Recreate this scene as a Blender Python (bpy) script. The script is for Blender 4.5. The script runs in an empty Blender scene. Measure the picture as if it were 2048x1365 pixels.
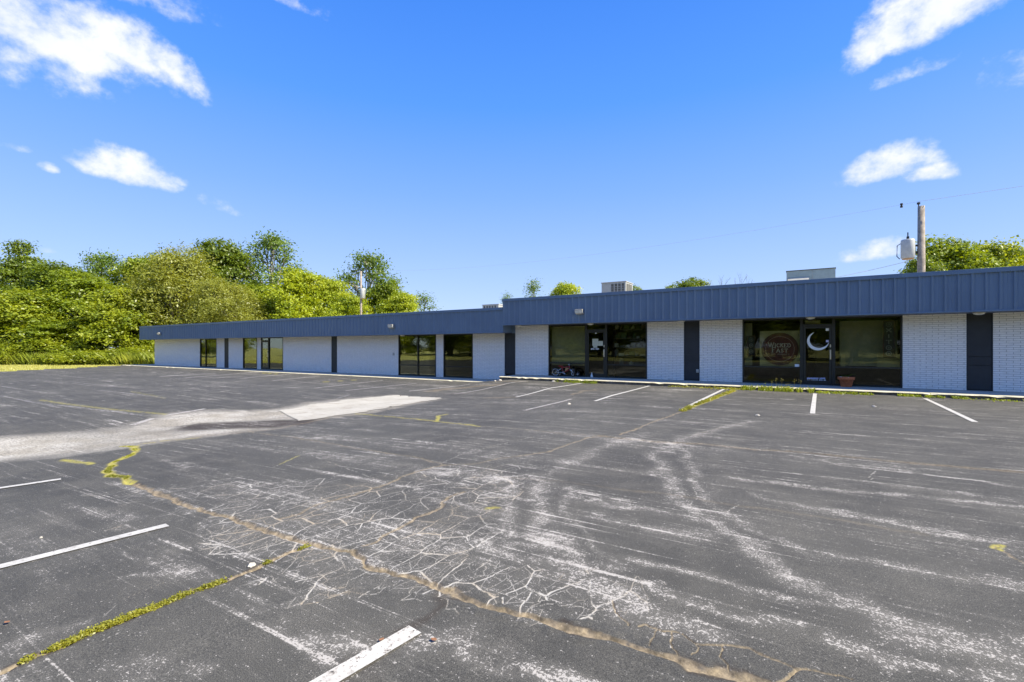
import bpy, math, random
import numpy as np
from mathutils import Vector, Matrix

random.seed(7); RNG = np.random.default_rng(7)
SC = bpy.context.scene
COL = SC.collection
rad = math.radians

# ------------------------------------------------------------------ camera
FPX, CX, HY = 950.0, 1024.0, 695.0          # focal length in photo pixels, centre column, horizon row
YAW = rad(31.76); CH = 1.75
FW = np.array([-math.sin(YAW), math.cos(YAW), 0.0]); RT = np.array([math.cos(YAW), math.sin(YAW), 0.0])
cam = bpy.data.cameras.new('camera'); camo = bpy.data.objects.new('camera', cam); COL.objects.link(camo)
camo.location = (0, 0, CH); camo.rotation_euler = (rad(90), 0, YAW)
cam.sensor_width = 36; cam.lens = FPX/2048*36; cam.shift_y = (HY-682.5)/2048
cam.clip_start = 0.05; cam.clip_end = 3000
SC.camera = camo

# ------------------------------------------------------------------ light
SUN_DIR = Vector((1.0, 0.16, 1.0)).normalized()
sun = bpy.data.lights.new('sun', 'SUN'); sun.energy = 4.9; sun.angle = rad(0.55); sun.color = (1.0, 0.935, 0.76)
suno = bpy.data.objects.new('sun', sun); COL.objects.link(suno)
suno.rotation_euler = SUN_DIR.to_track_quat('Z', 'Y').to_euler(); suno.location = (20, 5, 30)

W = bpy.data.worlds.new('World'); SC.world = W; W.use_nodes = True
wt = W.node_tree; wt.nodes.clear()
def wn(t, **k):
    n = wt.nodes.new(t)
    for a, b in k.items(): setattr(n, a, b)
    return n
WL = wt.links.new
out = wn('ShaderNodeOutputWorld'); bg = wn('ShaderNodeBackground'); WL(bg.outputs[0], out.inputs[0])
sky = wn('ShaderNodeTexSky', sky_type='NISHITA'); sky.sun_disc = False
sky.sun_elevation = math.asin(SUN_DIR.z); sky.sun_rotation = math.atan2(SUN_DIR.x, SUN_DIR.y)
sky.air_density = 1.0; sky.dust_density = 0.3; sky.ozone_density = 2.0; sky.altitude = 100
SKY_STR = 0.15
tc = wn('ShaderNodeTexCoord')
def wmath(op, a, b=None, c=None, clamp=False):
    n = wn('ShaderNodeMath', operation=op); n.use_clamp = clamp
    for i, v in enumerate((a, b, c)):
        if v is None: continue
        if isinstance(v, (int, float)): n.inputs[i].default_value = v
        else: WL(v, n.inputs[i])
    return n.outputs[0]
def wdot(vec, c):
    n = wn('ShaderNodeVectorMath', operation='DOT_PRODUCT'); WL(vec, n.inputs[0]); n.inputs[1].default_value = c
    return n.outputs['Value']
nrm = wn('ShaderNodeVectorMath', operation='NORMALIZE'); WL(tc.outputs['Generated'], nrm.inputs[0])
D = nrm.outputs[0]
hs = wn('ShaderNodeHueSaturation'); hs.inputs['Saturation'].default_value = 1.10; hs.inputs['Value'].default_value = 0.9
WL(sky.outputs[0], hs.inputs['Color'])
sep = wn('ShaderNodeSeparateXYZ'); WL(D, sep.inputs[0])
rampn = wn('ShaderNodeValToRGB'); WL(sep.outputs[2], rampn.inputs[0]); cr_ = rampn.color_ramp
for p_, c_ in ((0.0, (.52, .65, .95)), (.10, (.42, .58, .96)), (.30, (.21, .42, .96)), (.45, (.09, .32, .95)), (.62, (.045, .23, .88)), (1.0, (.04, .17, .66))):
    e_ = cr_.elements.new(p_) if p_ not in (0.0, 1.0) else cr_.elements[0 if p_ == 0 else -1]; e_.color = c_+(1,)
rs_ = wn('ShaderNodeVectorMath', operation='SCALE'); WL(rampn.outputs[0], rs_.inputs[0]); rs_.inputs['Scale'].default_value = 4.1
gm = wn('ShaderNodeMix', data_type='RGBA'); gm.inputs[0].default_value = .88
WL(hs.outputs[0], gm.inputs[6]); WL(rs_.outputs[0], gm.inputs[7])
# clouds: soft ellipses at their compass direction and height, torn by noise
def cloud_noise(scale, detail, off):
    mp = wn('ShaderNodeMapping'); mp.inputs['Location'].default_value = off; mp.inputs['Scale'].default_value = (1, 1, 1.25)
    WL(D, mp.inputs[0])
    n = wn('ShaderNodeTexNoise'); n.inputs['Scale'].default_value = scale; n.inputs['Detail'].default_value = detail
    n.inputs['Roughness'].default_value = 0.6; WL(mp.outputs[0], n.inputs['Vector'])
    return n.outputs[0]
n1 = cloud_noise(13.0, 8, (3.1, 1.7, 0.4)); n2 = cloud_noise(36.0, 6, (0.2, 5.1, 2.4))
def ray(px, py):
    v = FW + RT*((px-CX)/FPX) + np.array([0, 0, (HY-py)/FPX]); return v/np.linalg.norm(v)
CLOUDS = [  # px, py, half width, half height, tilt(deg), density
    (40, 60, 240, 95, 0, 1.35), (190, 60, 110, 60, 0, 1.15), (250, 105, 115, 55, -15, 1.25), (335, 135, 90, 40, -32, 1.25), (390, 172, 42, 20, -35, 1.1), (-260, 20, 330, 150, 0, 1.2), (170, -60, 220, 70, 0, 1.0), (575, 0, 85, 26, -10, .85), (640, 25, 40, 22, -10, .55),
    (250, 345, 86, 44, -4, 1.25), (350, 362, 26, 15, -15, .75), (435, 412, 48, 20, -15, .75), (30, 297, 30, 15, 0, .75), (95, 338, 18, 15, 0, .75),
    (1885, 20, 135, 100, 10, 1.35), (1800, 60, 95, 60, 30, 1.25), (1750, 90, 60, 50, 30, 1.2), (1825, 146, 75, 26, 5, .72), (1765, 340, 95, 48, 4, 1.2), (1855, 352, 50, 28, -5, 1.05), (1675, 362, 45, 14, 15, .75),
    (1755, 507, 70, 27, 5, 1.1), (95, 503, 20, 12, 0, .9),
    (2300, 60, 240, 100, 0, .9), (2500, 380, 170, 60, 0, .8)]
dens = None
def add_cloud(c, a, b, sx, sy, k):
    global dens
    da, db, dc = wdot(D, tuple(a)), wdot(D, tuple(b)), wdot(D, tuple(c))
    x = wmath('DIVIDE', da, sx); y = wmath('DIVIDE', db, sy)
    # flat underside: the lower half is squeezed
    y2 = wmath('MULTIPLY', y, wmath('ADD', wmath('LESS_THAN', db, 0.0), 1.0))
    r2 = wmath('ADD', wmath('MULTIPLY', x, x), wmath('MULTIPLY', y2, y2))
    m = wmath('MULTIPLY', wmath('SUBTRACT', 1.0, wmath('MULTIPLY', r2, 0.55), clamp=True), k)
    m = wmath('MULTIPLY', m, wmath('GREATER_THAN', dc, 0.0))
    dens = m if dens is None else wmath('MAXIMUM', dens, m)
for px, py, hw, hh, tilt, k in CLOUDS:
    c = ray(px, py); u = np.cross(np.array([0, 0, 1.0]), c); u = -u/np.linalg.norm(u)*1.0; v = np.cross(u, c); v /= np.linalg.norm(v)
    if v[2] < 0: v = -v
    dist = 1/np.dot(c, FW); s = 1/(FPX*dist)
    t = rad(tilt); a = u*math.cos(t)+v*math.sin(t); b = -u*math.sin(t)+v*math.cos(t)
    add_cloud(c, a, b, hw*s, hh*s, k)
for az, el, sx, sy, k in [(150, 30, .35, .12, 1), (200, 18, .3, .08, .9), (238, 40, .32, .14, 1), (120, 15, .3, .07, .8), (60, 50, .25, .12, .8), (215, 50, .3, .15, .9)]:
    c = np.array([math.sin(rad(az))*math.cos(rad(el)), math.cos(rad(az))*math.cos(rad(el)), math.sin(rad(el))])
    u = np.cross(c, np.array([0, 0, 1.0])); u /= np.linalg.norm(u); v = np.cross(u, c)
    add_cloud(c, u, v, sx, sy, k)
nz = wmath('ADD', wmath('MULTIPLY', n1, 2.1), wmath('MULTIPLY', n2, 1.0))
cm = wmath('ADD', dens, wmath('SUBTRACT', nz, 1.95))
mr = wn('ShaderNodeMapRange', interpolation_type='SMOOTHSTEP'); WL(cm, mr.inputs[0])
mr.inputs[1].default_value = 0.02; mr.inputs[2].default_value = 1.0
cfac = wmath('MULTIPLY', mr.outputs[0], wmath('GREATER_THAN', dens, 0.02))
shade = wn('ShaderNodeMapRange'); WL(n1, shade.inputs[0]); shade.inputs[1].default_value = .35; shade.inputs[2].default_value = .65
cc = wn('ShaderNodeMix', data_type='RGBA'); WL(shade.outputs[0], cc.inputs[0])
cc.inputs[6].default_value = (3.3, 3.5, 3.95, 1); cc.inputs[7].default_value = (4.0, 4.02, 4.1, 1)
mx = wn('ShaderNodeMix', data_type='RGBA'); WL(wmath('MULTIPLY', cfac, 0.95), mx.inputs[0]); WL(gm.outputs[2], mx.inputs[6]); WL(cc.outputs[2], mx.inputs[7])
WL(mx.outputs[2], bg.inputs[0]); bg.inputs[1].default_value = SKY_STR

SC.view_settings.view_transform = 'Standard'; SC.view_settings.look = 'None'
SC.view_settings.exposure = 0.88; SC.view_settings.gamma = 1.0; SC.view_settings.use_curve_mapping = False
SC.cycles.max_bounces = 8; SC.cycles.transparent_max_bounces = 12

# ------------------------------------------------------------------ helpers
def tag(o, label=None, cat=None, group=None, kind=None):
    if label: o['label'] = label
    if cat: o['category'] = cat
    if group: o['group'] = group
    if kind: o['kind'] = kind
    return o
def empty(name, loc=(0, 0, 0), rz=0.0, label=None, cat=None, group=None):
    o = bpy.data.objects.new(name, None); COL.objects.link(o); o.location = loc; o.rotation_euler = (0, 0, rz)
    o.empty_display_size = 0.2
    return tag(o, label, cat, group)
def link(name, me, mat=None, parent=None):
    o = bpy.data.objects.new(name, me); COL.objects.link(o)
    if mat is not None and len(me.materials) == 0: me.materials.append(mat)
    if parent is not None: o.parent = parent
    return o
class MB:
    def __init__(s): s.v = []; s.f = []; s.m = []
    def add(s, vs, fs, mi=0):
        n = len(s.v); s.v += [tuple(map(float, p)) for p in vs]; s.f += [tuple(n+i for i in f) for f in fs]; s.m += [mi]*len(fs)
        return s
    def box(s, x0, x1, y0, y1, z0, z1, mi=0):
        vs = [(x, y, z) for z in (z0, z1) for y in (y0, y1) for x in (x0, x1)]
        return s.add(vs, [(0, 2, 3, 1), (4, 5, 7, 6), (0, 1, 5, 4), (2, 6, 7, 3), (0, 4, 6, 2), (1, 3, 7, 5)], mi)
    def tube(s, pts, rs, n=8, mi=0, cap=True):
        pts = [Vector(p) for p in pts]
        if not hasattr(rs, '__len__'): rs = [rs]*len(pts)
        vs = []; fs = []
        for i, p in enumerate(pts):
            d = (pts[min(i+1, len(pts)-1)]-pts[max(i-1, 0)])
            if d.length < 1e-9: d = Vector((0, 0, 1))
            d.normalize(); a = d.orthogonal() if abs(d.z) > .99 else d.cross(Vector((0, 0, 1)))
            a.normalize(); b = d.cross(a)
            for k in range(n):
                t = 2*math.pi*k/n; vs.append(p+(a*math.cos(t)+b*math.sin(t))*rs[i])
        for i in range(len(pts)-1):
            for k in range(n):
                k2 = (k+1) % n; fs.append((i*n+k, i*n+k2, (i+1)*n+k2, (i+1)*n+k))
        if cap: fs.append(tuple(range(n))[::-1]); fs.append(tuple((len(pts)-1)*n+k for k in range(n)))
        return s.add(vs, fs, mi)
    def lathe(s, prof, n=20, c=(0, 0, 0), mi=0):
        vs = []; fs = []
        for r, z in prof:
            for k in range(n):
                t = 2*math.pi*k/n; vs.append((c[0]+r*math.cos(t), c[1]+r*math.sin(t), c[2]+z))
        for i in range(len(prof)-1):
            for k in range(n):
                k2 = (k+1) % n; fs.append((i*n+k, i*n+k2, (i+1)*n+k2, (i+1)*n+k))
        return s.add(vs, fs, mi)
    def torus(s, c, R, r, axis='y', n=28, k=8, mi=0, rot=None):
        vs = []; fs = []
        for i in range(n):
            a = 2*math.pi*i/n
            for j in range(k):
                b = 2*math.pi*j/k; q = R+r*math.cos(b); p = Vector((q*math.cos(a), r*math.sin(b), q*math.sin(a)))
                if rot is not None: p = rot @ p
                vs.append(p+Vector(c))
        for i in range(n):
            for j in range(k):
                i2 = (i+1) % n; j2 = (j+1) % k
                fs.append((i*k+j, i2*k+j, i2*k+j2, i*k+j2))
        return s.add(vs, fs, mi)
    def build(s, name, mats, parent=None, smooth=False, bevel=0):
        me = bpy.data.meshes.new(name); me.from_pydata(s.v, [], s.f)
        if not isinstance(mats, (list, tuple)): mats = [mats]
        for m in mats: me.materials.append(m)
        if len(mats) > 1: me.polygons.foreach_set('material_index', s.m)
        if smooth: me.polygons.foreach_set('use_smooth', [True]*len(s.f))
        me.update()
        o = link(name, me, None, parent)
        if bevel:
            b = o.modifiers.new('bevel', 'BEVEL'); b.width = bevel; b.segments = 2; b.limit_method = 'ANGLE'
        return o
def quads_np(name, V, F, mat, smooth=False):
    """mesh from numpy: V (n,3), F (m,k)"""
    me = bpy.data.meshes.new(name); k = F.shape[1]
    me.vertices.add(len(V)); me.vertices.foreach_set('co', V.astype(np.float32).ravel())
    me.loops.add(F.size); me.loops.foreach_set('vertex_index', F.astype(np.int32).ravel())
    me.polygons.add(len(F)); me.polygons.foreach_set('loop_start', np.arange(0, F.size, k, dtype=np.int32))
    me.polygons.foreach_set('loop_total', np.full(len(F), k, dtype=np.int32))
    if smooth: me.polygons.foreach_set('use_smooth', np.ones(len(F), dtype=bool))
    me.materials.append(mat); me.update(calc_edges=True)
    return me

# materials
def mat(name):
    m = bpy.data.materials.new(name); m.use_nodes = True
    return m, m.node_tree, m.node_tree.nodes['Principled BSDF']
def N(nt, t, **k):
    n = nt.nodes.new(t)
    for a, b in k.items():
        if a.startswith('i_'): n.inputs[a[2:]].default_value = b
        else: setattr(n, a, b)
    return n
def M(nt, op, a, b=None, clamp=False):
    n = nt.nodes.new('ShaderNodeMath'); n.operation = op; n.use_clamp = clamp
    for i, v in enumerate((a, b)):
        if v is None: continue
        if isinstance(v, (int, float)): n.inputs[i].default_value = v
        else: nt.links.new(v, n.inputs[i])
    return n.outputs[0]
def SS(nt, v, lo, hi, a=0.0, b=1.0):
    n = nt.nodes.new('ShaderNodeMapRange'); n.interpolation_type = 'SMOOTHSTEP'
    for i, q in ((0, v), (1, lo), (2, hi), (3, a), (4, b)):
        if isinstance(q, (int, float)): n.inputs[i].default_value = q
        else: nt.links.new(q, n.inputs[i])
    return n.outputs[0]
def MIX(nt, f, a, b, mode='MIX'):
    n = nt.nodes.new('ShaderNodeMix'); n.data_type = 'RGBA'; n.blend_type = mode
    for i, q in ((0, f), (6, a), (7, b)):
        if isinstance(q, tuple): n.inputs[i].default_value = q if len(q) == 4 else q+(1,)
        elif isinstance(q, (int, float)): n.inputs[i].default_value = q
        else: nt.links.new(q, n.inputs[i])
    return n.outputs[2]
def NOISE(nt, vec, scale, detail=4, rough=.55, mp=None):
    if mp:
        q = N(nt, 'ShaderNodeMapping'); q.inputs['Scale'].default_value = mp[0]; q.inputs['Rotation'].default_value = mp[1]; nt.links.new(vec, q.inputs[0]); vec = q.outputs[0]
    n = N(nt, 'ShaderNodeTexNoise'); n.inputs['Scale'].default_value = scale; n.inputs['Detail'].default_value = detail; n.inputs['Roughness'].default_value = rough
    nt.links.new(vec, n.inputs['Vector']); return n.outputs[0]
def BUMP(nt, bs, h, strength, dist):
    b = N(nt, 'ShaderNodeBump'); b.inputs['Strength'].default_value = strength; b.inputs['Distance'].default_value = dist
    nt.links.new(h, b.inputs['Height']); nt.links.new(b.outputs[0], bs.inputs['Normal'])
def simple(name, col, rough=.6, metal=0.0, var=.15, scale=6.0, bump=0.0, spec=.5):
    m, nt, bs = mat(name); g = N(nt, 'ShaderNodeNewGeometry').outputs['Position']
    n = NOISE(nt, g, scale, 5)
    lo = tuple(c*(1-var) for c in col); hi = tuple(min(1, c*(1+var)) for c in col)
    nt.links.new(MIX(nt, SS(nt, n, .3, .7), lo, hi), bs.inputs['Base Color'])
    bs.inputs['Roughness'].default_value = rough; bs.inputs['Metallic'].default_value = metal; bs.inputs['Specular IOR Level'].default_value = spec
    if bump: BUMP(nt, bs, NOISE(nt, g, scale*8, 5), bump, .01)
    return m

m_paint_brick, nt, bs = mat('white_painted_brick')
g = N(nt, 'ShaderNodeNewGeometry').outputs['Position']
a = NOISE(nt, g, 9, 5); b = NOISE(nt, g, 60, 4); zz = N(nt, 'ShaderNodeSeparateXYZ'); nt.links.new(g, zz.inputs[0])
c = MIX(nt, SS(nt, a, .3, .75), (.82, .795, .76), (.90, .875, .84))
grime = M(nt, 'MULTIPLY', SS(nt, zz.outputs[2], .95, .1), SS(nt, NOISE(nt, g, 4, 6, .65), .5, .75))
c = MIX(nt, M(nt, 'MULTIPLY', grime, .35), c, (.42, .40, .36))
drip = SS(nt, NOISE(nt, g, 5, 4, .6, ((4, 4, .35), (0, 0, 0))), .6, .8)
c = MIX(nt, M(nt, 'MULTIPLY', drip, .14), c, (.5, .5, .48))
nt.links.new(c, bs.inputs['Base Color']); bs.inputs['Roughness'].default_value = .55; BUMP(nt, bs, b, .25, .004)
m_mortar = simple('painted_mortar', (.47, .455, .44), .8, var=.15, scale=20, bump=.2)  # same paint as the bricks, darkened for joint shadow and some dirt
m_fascia, nt, bs = mat('blue_grey_painted_metal')
g = N(nt, 'ShaderNodeNewGeometry').outputs['Position']
c = MIX(nt, SS(nt, NOISE(nt, g, 1.2, 5), .3, .7), (.132, .188, .272), (.150, .212, .300))
dr = SS(nt, NOISE(nt, g, 6, 4, .6, ((5, 1, .25), (0, 0, 0))), .62, .82)
c = MIX(nt, M(nt, 'MULTIPLY', dr, .25), c, (.19, .21, .23))
nt.links.new(c, bs.inputs['Base Color']); bs.inputs['Roughness'].default_value = .34
BUMP(nt, bs, NOISE(nt, g, 2.5, 3), .15, .01)
m_dark = simple('charcoal_panel_paint', (.020, .023, .028), .55, var=.15, scale=3, bump=.1)
m_frame = simple('bronze_anodised_aluminium', (.030, .030, .025), .42, metal=.3, var=.1)
m_soffit = simple('painted_soffit', (.13, .15, .19), .7, var=.1)
m_steel = simple('brushed_steel', (.62, .6, .55), .3, metal=.9, var=.08)
m_roof = simple('membrane_roof', (.35, .34, .33), .8)
m_acbody = simple('beige_sheet_metal', (.40, .39, .35), .5, var=.08)
m_acgreen = simple('pale_green_sheet_metal', (.34, .40, .37), .5, var=.08)
m_aclouv = simple('louvre_dark_grey', (.1, .095, .08), .7)  # one dark grey for the louvres and the vent lid
m_wood = simple('weathered_pole_wood', (.30, .25, .20), .85, var=.3, scale=5, bump=.5)
m_grey = simple('transformer_grey', (.45, .45, .43), .5, var=.08)
m_black = simple('black_rubber', (.02, .02, .02), .7)
m_rust = simple('rusty_orange', (.45, .25, .1), .7)
m_lampbody = simple('dusty_lamp_housing', (.40, .38, .34), .5)
m_lens = simple('frosted_lamp_glass', (.72, .70, .62), .25)
m_terra = simple('terracotta', (.50, .15, .055), .8, var=.2, scale=12, bump=.2)
m_soil = simple('potting_soil', (.05, .035, .025), .95, var=.4, scale=40)
m_white = simple('white_vinyl', (.80, .82, .82), .5, var=.05)
m_lav = simple('lavender_vinyl', (.55, .54, .75), .5, var=.05)
m_paper = simple('aged_paper', (.55, .55, .42), .8, var=.1, scale=30)
m_red = simple('red_enamel', (.40, .03, .03), .35)
m_chrome = simple('chrome', (.75, .75, .74), .18, metal=1.0, var=.03)
m_tag = simple('dark_plastic', (.03, .03, .035), .4)
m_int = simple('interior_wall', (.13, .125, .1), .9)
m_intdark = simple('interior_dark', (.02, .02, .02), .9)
m_blind = simple('olive_roller_blind', (.40, .40, .30), .85, var=.08)
m_board = simple('tan_window_board', (.52, .48, .30), .85, var=.15, scale=4)
m_maroon = simple('maroon_sign_face', (.17, .045, .05), .5, var=.18, scale=5)
m_signring = simple('sign_pinstripe', (.55, .42, .40), .5)
m_signtext = simple('sign_lettering', (.82, .76, .74), .5, var=.04)
m_signdark = simple('sign_rim', (.12, .045, .035), .5)
m_bark = simple('tree_bark', (.14, .11, .085), .9, var=.35, scale=6, bump=.6)
m_barklight = simple('grey_bark', (.30, .27, .22), .9, var=.3, scale=6, bump=.5)
m_cedar = simple('cedar_fence', (.42, .27, .13), .85, var=.25, scale=5)

# tinted shop glass: see-through, dark, with a mirror reflection that grows at grazing angles
m_glass = bpy.data.materials.new('tinted_glass'); m_glass.use_nodes = True; nt = m_glass.node_tree; nt.nodes.clear()
o_ = N(nt, 'ShaderNodeOutputMaterial'); mxs = N(nt, 'ShaderNodeMixShader'); tr = N(nt, 'ShaderNodeBsdfTransparent'); gl = N(nt, 'ShaderNodeBsdfGlossy')
tr.inputs[0].default_value = (.80, .80, .70, 1); gl.inputs['Roughness'].default_value = .012; gl.inputs[0].default_value = (.85, .88, .84, 1)
fr = N(nt, 'ShaderNodeFresnel'); fr.inputs[0].default_value = 1.5
g = N(nt, 'ShaderNodeNewGeometry').outputs['Position']
bmp = N(nt, 'ShaderNodeBump'); bmp.inputs['Strength'].default_value = .12; bmp.inputs['Distance'].default_value = .02; nt.links.new(NOISE(nt, g, .9, 1), bmp.inputs['Height'])
nt.links.new(bmp.outputs[0], gl.inputs['Normal'])
nt.links.new(M(nt, 'MULTIPLY', fr.outputs[0], .62, True), mxs.inputs[0]); nt.links.new(tr.outputs[0], mxs.inputs[1]); nt.links.new(gl.outputs[0], mxs.inputs[2]); nt.links.new(mxs.outputs[0], o_.inputs[0])

def leaf_mat(name, dark, light, trans=.42):
    m = bpy.data.materials.new(name); m.use_nodes = True; nt = m.node_tree; nt.nodes.clear()
    o_ = N(nt, 'ShaderNodeOutputMaterial'); g = N(nt, 'ShaderNodeNewGeometry')
    cl = NOISE(nt, g.outputs['Position'], .55, 3)
    f = M(nt, 'ADD', M(nt, 'MULTIPLY', g.outputs['Random Per Island'], .42), M(nt, 'MULTIPLY', SS(nt, cl, .35, .65), .5))
    c = MIX(nt, f, dark, light)
    d = N(nt, 'ShaderNodeBsdfDiffuse'); t = N(nt, 'ShaderNodeBsdfTranslucent'); gs = N(nt, 'ShaderNodeBsdfGlossy'); gs.inputs['Roughness'].default_value = .45
    tc_ = MIX(nt, 1.0, c, (1.5, 1.35, .35), 'MULTIPLY')
    nt.links.new(c, d.inputs[0]); nt.links.new(tc_, t.inputs[0])
    a = N(nt, 'ShaderNodeMixShader'); a.inputs[0].default_value = trans; nt.links.new(d.outputs[0], a.inputs[1]); nt.links.new(t.outputs[0], a.inputs[2])
    b = N(nt, 'ShaderNodeMixShader'); b.inputs[0].default_value = .04; nt.links.new(a.outputs[0], b.inputs[1]); nt.links.new(gs.outputs[0], b.inputs[2])
    nt.links.new(b.outputs[0], o_.inputs[0]); return m
L_dark = leaf_mat('deep_green_leaves', (.075, .12, .010), (.24, .31, .02))
L_mid = leaf_mat('mid_green_leaves', (.13, .19, .012), (.33, .40, .025))
L_olive = leaf_mat('willow_olive_leaves', (.19, .21, .03), (.40, .42, .08))
L_yel = leaf_mat('yellow_green_leaves', (.22, .30, .012), (.50, .54, .03))
L_airy = leaf_mat('airy_green_leaves', (.08, .13, .015), (.21, .31, .035))
L_weed = leaf_mat('weed_leaves', (.15, .21, .012), (.42, .46, .03))
L_moss = leaf_mat('yellow_moss', (.16, .17, .02), (.44, .42, .05))
L_grass = leaf_mat('tall_grass_blades', (.20, .26, .02), (.48, .50, .08))
L_dry = leaf_mat('dry_grass_blades', (.40, .40, .10), (.62, .58, .20))

# ------------------------------------------------------------------ terrain height and pixel-measured positions
def sstep(x): x = np.clip(x, 0, 1); return x*x*(3-2*x)
def G(X, Y):
    X = np.asarray(X, float); Y = np.asarray(Y, float)
    k = sstep((Y-12.0)/6.3)
    a = -11.6+(-14.0+11.6)*k; b = -2.5+(-11.2+2.5)*k
    z = .045+.215*sstep((X-a)/(b-a))
    z = z-.05*np.exp(-((X+11.9)/1.6)**2)*(1-k)
    return z + .012*np.sin(X*.45+1.3)*np.cos(Y*.38)
def gp(px, py):
    """ground point seen at a photo pixel"""
    d = FW+RT*((px-CX)/FPX)+np.array([0, 0, (HY-py)/FPX]); z = .15
    for _ in range(12):
        t = (z-CH)/d[2]; p = d*t; z = float(G(p[0], p[1]))
    return np.array([p[0], p[1]])
def wx(px, Dp): return Dp*math.tan(math.atan((px-CX)/FPX)-YAW)
def dep(X, Y): return float(X*FW[0]+Y*FW[1])
def wz(py, X, Y): return CH+(HY-py)/FPX*dep(X, Y)

# value noise in numpy
def vnoise(x, y, seed=0):
    xi = np.floor(x).astype(np.int64); yi = np.floor(y).astype(np.int64); fx = x-xi; fy = y-yi
    fx = fx*fx*(3-2*fx); fy = fy*fy*(3-2*fy)
    def h(a, b):
        n = (a*374761393+b*668265263+seed*1442695041) & 0xffffffff
        n = ((n ^ (n >> 13))*1274126177) & 0xffffffff
        return ((n ^ (n >> 16)) & 0xffff)/65535.0
    return (h(xi, yi)*(1-fx)+h(xi+1, yi)*fx)*(1-fy)+(h(xi, yi+1)*(1-fx)+h(xi+1, yi+1)*fx)*fy
def fbm(x, y, o=4, seed=0):
    s = 0; a = .5; t = 0
    for i in range(o): s = s+a*vnoise(x*2**i, y*2**i, seed+i); t += a; a *= .5
    return s/t

# ------------------------------------------------------------------ ground sheets
m_grass, nt, bs = mat('mown_grass'); g = N(nt, 'ShaderNodeNewGeometry').outputs['Position']
c = MIX(nt, SS(nt, NOISE(nt, g, .35, 5), .3, .7), (.44, .40, .11), (.62, .54, .20))
c = MIX(nt, SS(nt, NOISE(nt, g, 9, 5, .7), .35, .7), c, (.25, .28, .04)); 
nt.links.new(MIX(nt, .35, c, MIX(nt, NOISE(nt, g, 30, 4, .7), (.2, .22, .03), (.6, .55, .2))), bs.inputs['Base Color']); bs.inputs['Roughness'].default_value = .9
BUMP(nt, bs, NOISE(nt, g, 40, 4, .7), .8, .04)
mb = MB(); mb.add([(-900, -900, -.06), (900, -900, -.06), (900, 900, -.06), (-900, 900, -.06)], [(0, 1, 2, 3)])
tag(mb.build('ground', m_grass), kind='structure')

DK = 18.6      # kerb line
EDGE = [(-60, 30), (-55.6, 20.2), (-47.5, 9.3), (-44, -3), (-40, -14), (16, -14), (16, 30)]   # outline of the car park
def in_poly(X, Y, P):
    r = np.zeros(X.shape, bool); n = len(P)
    for i in range(n):
        x0, y0 = P[i]; x1, y1 = P[(i+1) % n]
        c = ((y0 > Y) != (y1 > Y)) & (X < (x1-x0)*(Y-y0)/(y1-y0+1e-12)+x0); r ^= c
    return r
# rings and spokes round the place the lot is measured from: fine near, coarse far
vv = np.concatenate([np.linspace(4000, 900, 14, endpoint=False), np.linspace(900, 300, 400, endpoint=False), np.linspace(300, 20, 270)])
rr = 1480/vv; NR = len(rr)
fine = np.linspace(-50, 50, 1000, endpoint=False); coarse = np.concatenate([np.linspace(50, 180, 50, endpoint=False), np.linspace(-180, -50, 50, endpoint=False)])
ang = np.sort(np.concatenate([fine, coarse])); NA = len(ang)
A, Rr = np.meshgrid(np.radians(ang), rr)         # shape (NR, NA)
X = (Rr*(np.sin(A)*RT[0]+np.cos(A)*FW[0])).ravel(); Y = (Rr*(np.sin(A)*RT[1]+np.cos(A)*FW[1])).ravel()

def seg_dist(pts, X, Y):
    """distance to a polyline given in world metres"""
    d = np.full(X.shape, 1e9)
    pts = np.asarray(pts)
    lo = pts.min(0)-1.2; hi = pts.max(0)+1.2
    idx = np.where((X > lo[0]) & (X < hi[0]) & (Y > lo[1]) & (Y < hi[1]))[0]
    x = X[idx]; y = Y[idx]; dd = np.full(x.shape, 1e9)
    for (x0, y0), (x1, y1) in zip(pts[:-1], pts[1:]):
        dx, dy = x1-x0, y1-y0; L = dx*dx+dy*dy+1e-12
        t = np.clip(((x-x0)*dx+(y-y0)*dy)/L, 0, 1)
        dd = np.minimum(dd, np.hypot(x-x0-t*dx, y-y0-t*dy))
    d[idx] = dd; return d
def poly(pix): return [gp(*p) for p in pix]
wob = (fbm(X*3.2, Y*3.2, 4, 11)-.5); wob2 = (fbm(X*11, Y*11, 3, 21)-.5)
Xw = X+wob*.10+wob2*.06; Yw = Y+(fbm(X*3.2, Y*3.2, 4, 31)-.5)*.10+(fbm(X*11, Y*11, 3, 41)-.5)*.06

C_MAIN = [(250, 958), (262, 968), (300, 980), (360, 1003), (440, 1030), (540, 1065), (600, 1084), (648, 1097), (703, 1105), (746, 1132), (798, 1150), (856, 1169), (911, 1187), (966, 1209), (1039, 1231), (1113, 1253), (1186, 1271), (1259, 1291), (1347, 1317), (1410, 1340), (1483, 1356), (1560, 1385), (1700, 1440)]
C_MOSS = [(-120, 1395), (0, 1346), (55, 1322), (113, 1297), (164, 1271), (239, 1244), (308, 1216), (376, 1189), (444, 1165), (496, 1141), (547, 1117), (608, 1095)]
C_ELBOW = [(245, 893), (272, 893), (275, 903), (255, 915), (228, 925), (214, 938), (222, 952), (245, 955), (262, 966)]
C_UP = [(721, 1095), (783, 1062), (838, 1037), (878, 1015), (893, 997), (930, 985)]
C_DIAG = [(560, 1036), (600, 1027), (651, 1005), (720, 986), (771, 969), (832, 945), (884, 930), (942, 928), (1027, 914), (1095, 904), (1133, 890), (1181, 875), (1215, 872)]
C_FAR = [(1241, 870), (1303, 846), (1366, 823), (1378, 815), (1420, 800), (1466, 782)]
C_LEFT = [(495, 864), (581, 874), (640, 884), (668, 889), (754, 904), (839, 916), (884, 930)]
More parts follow.
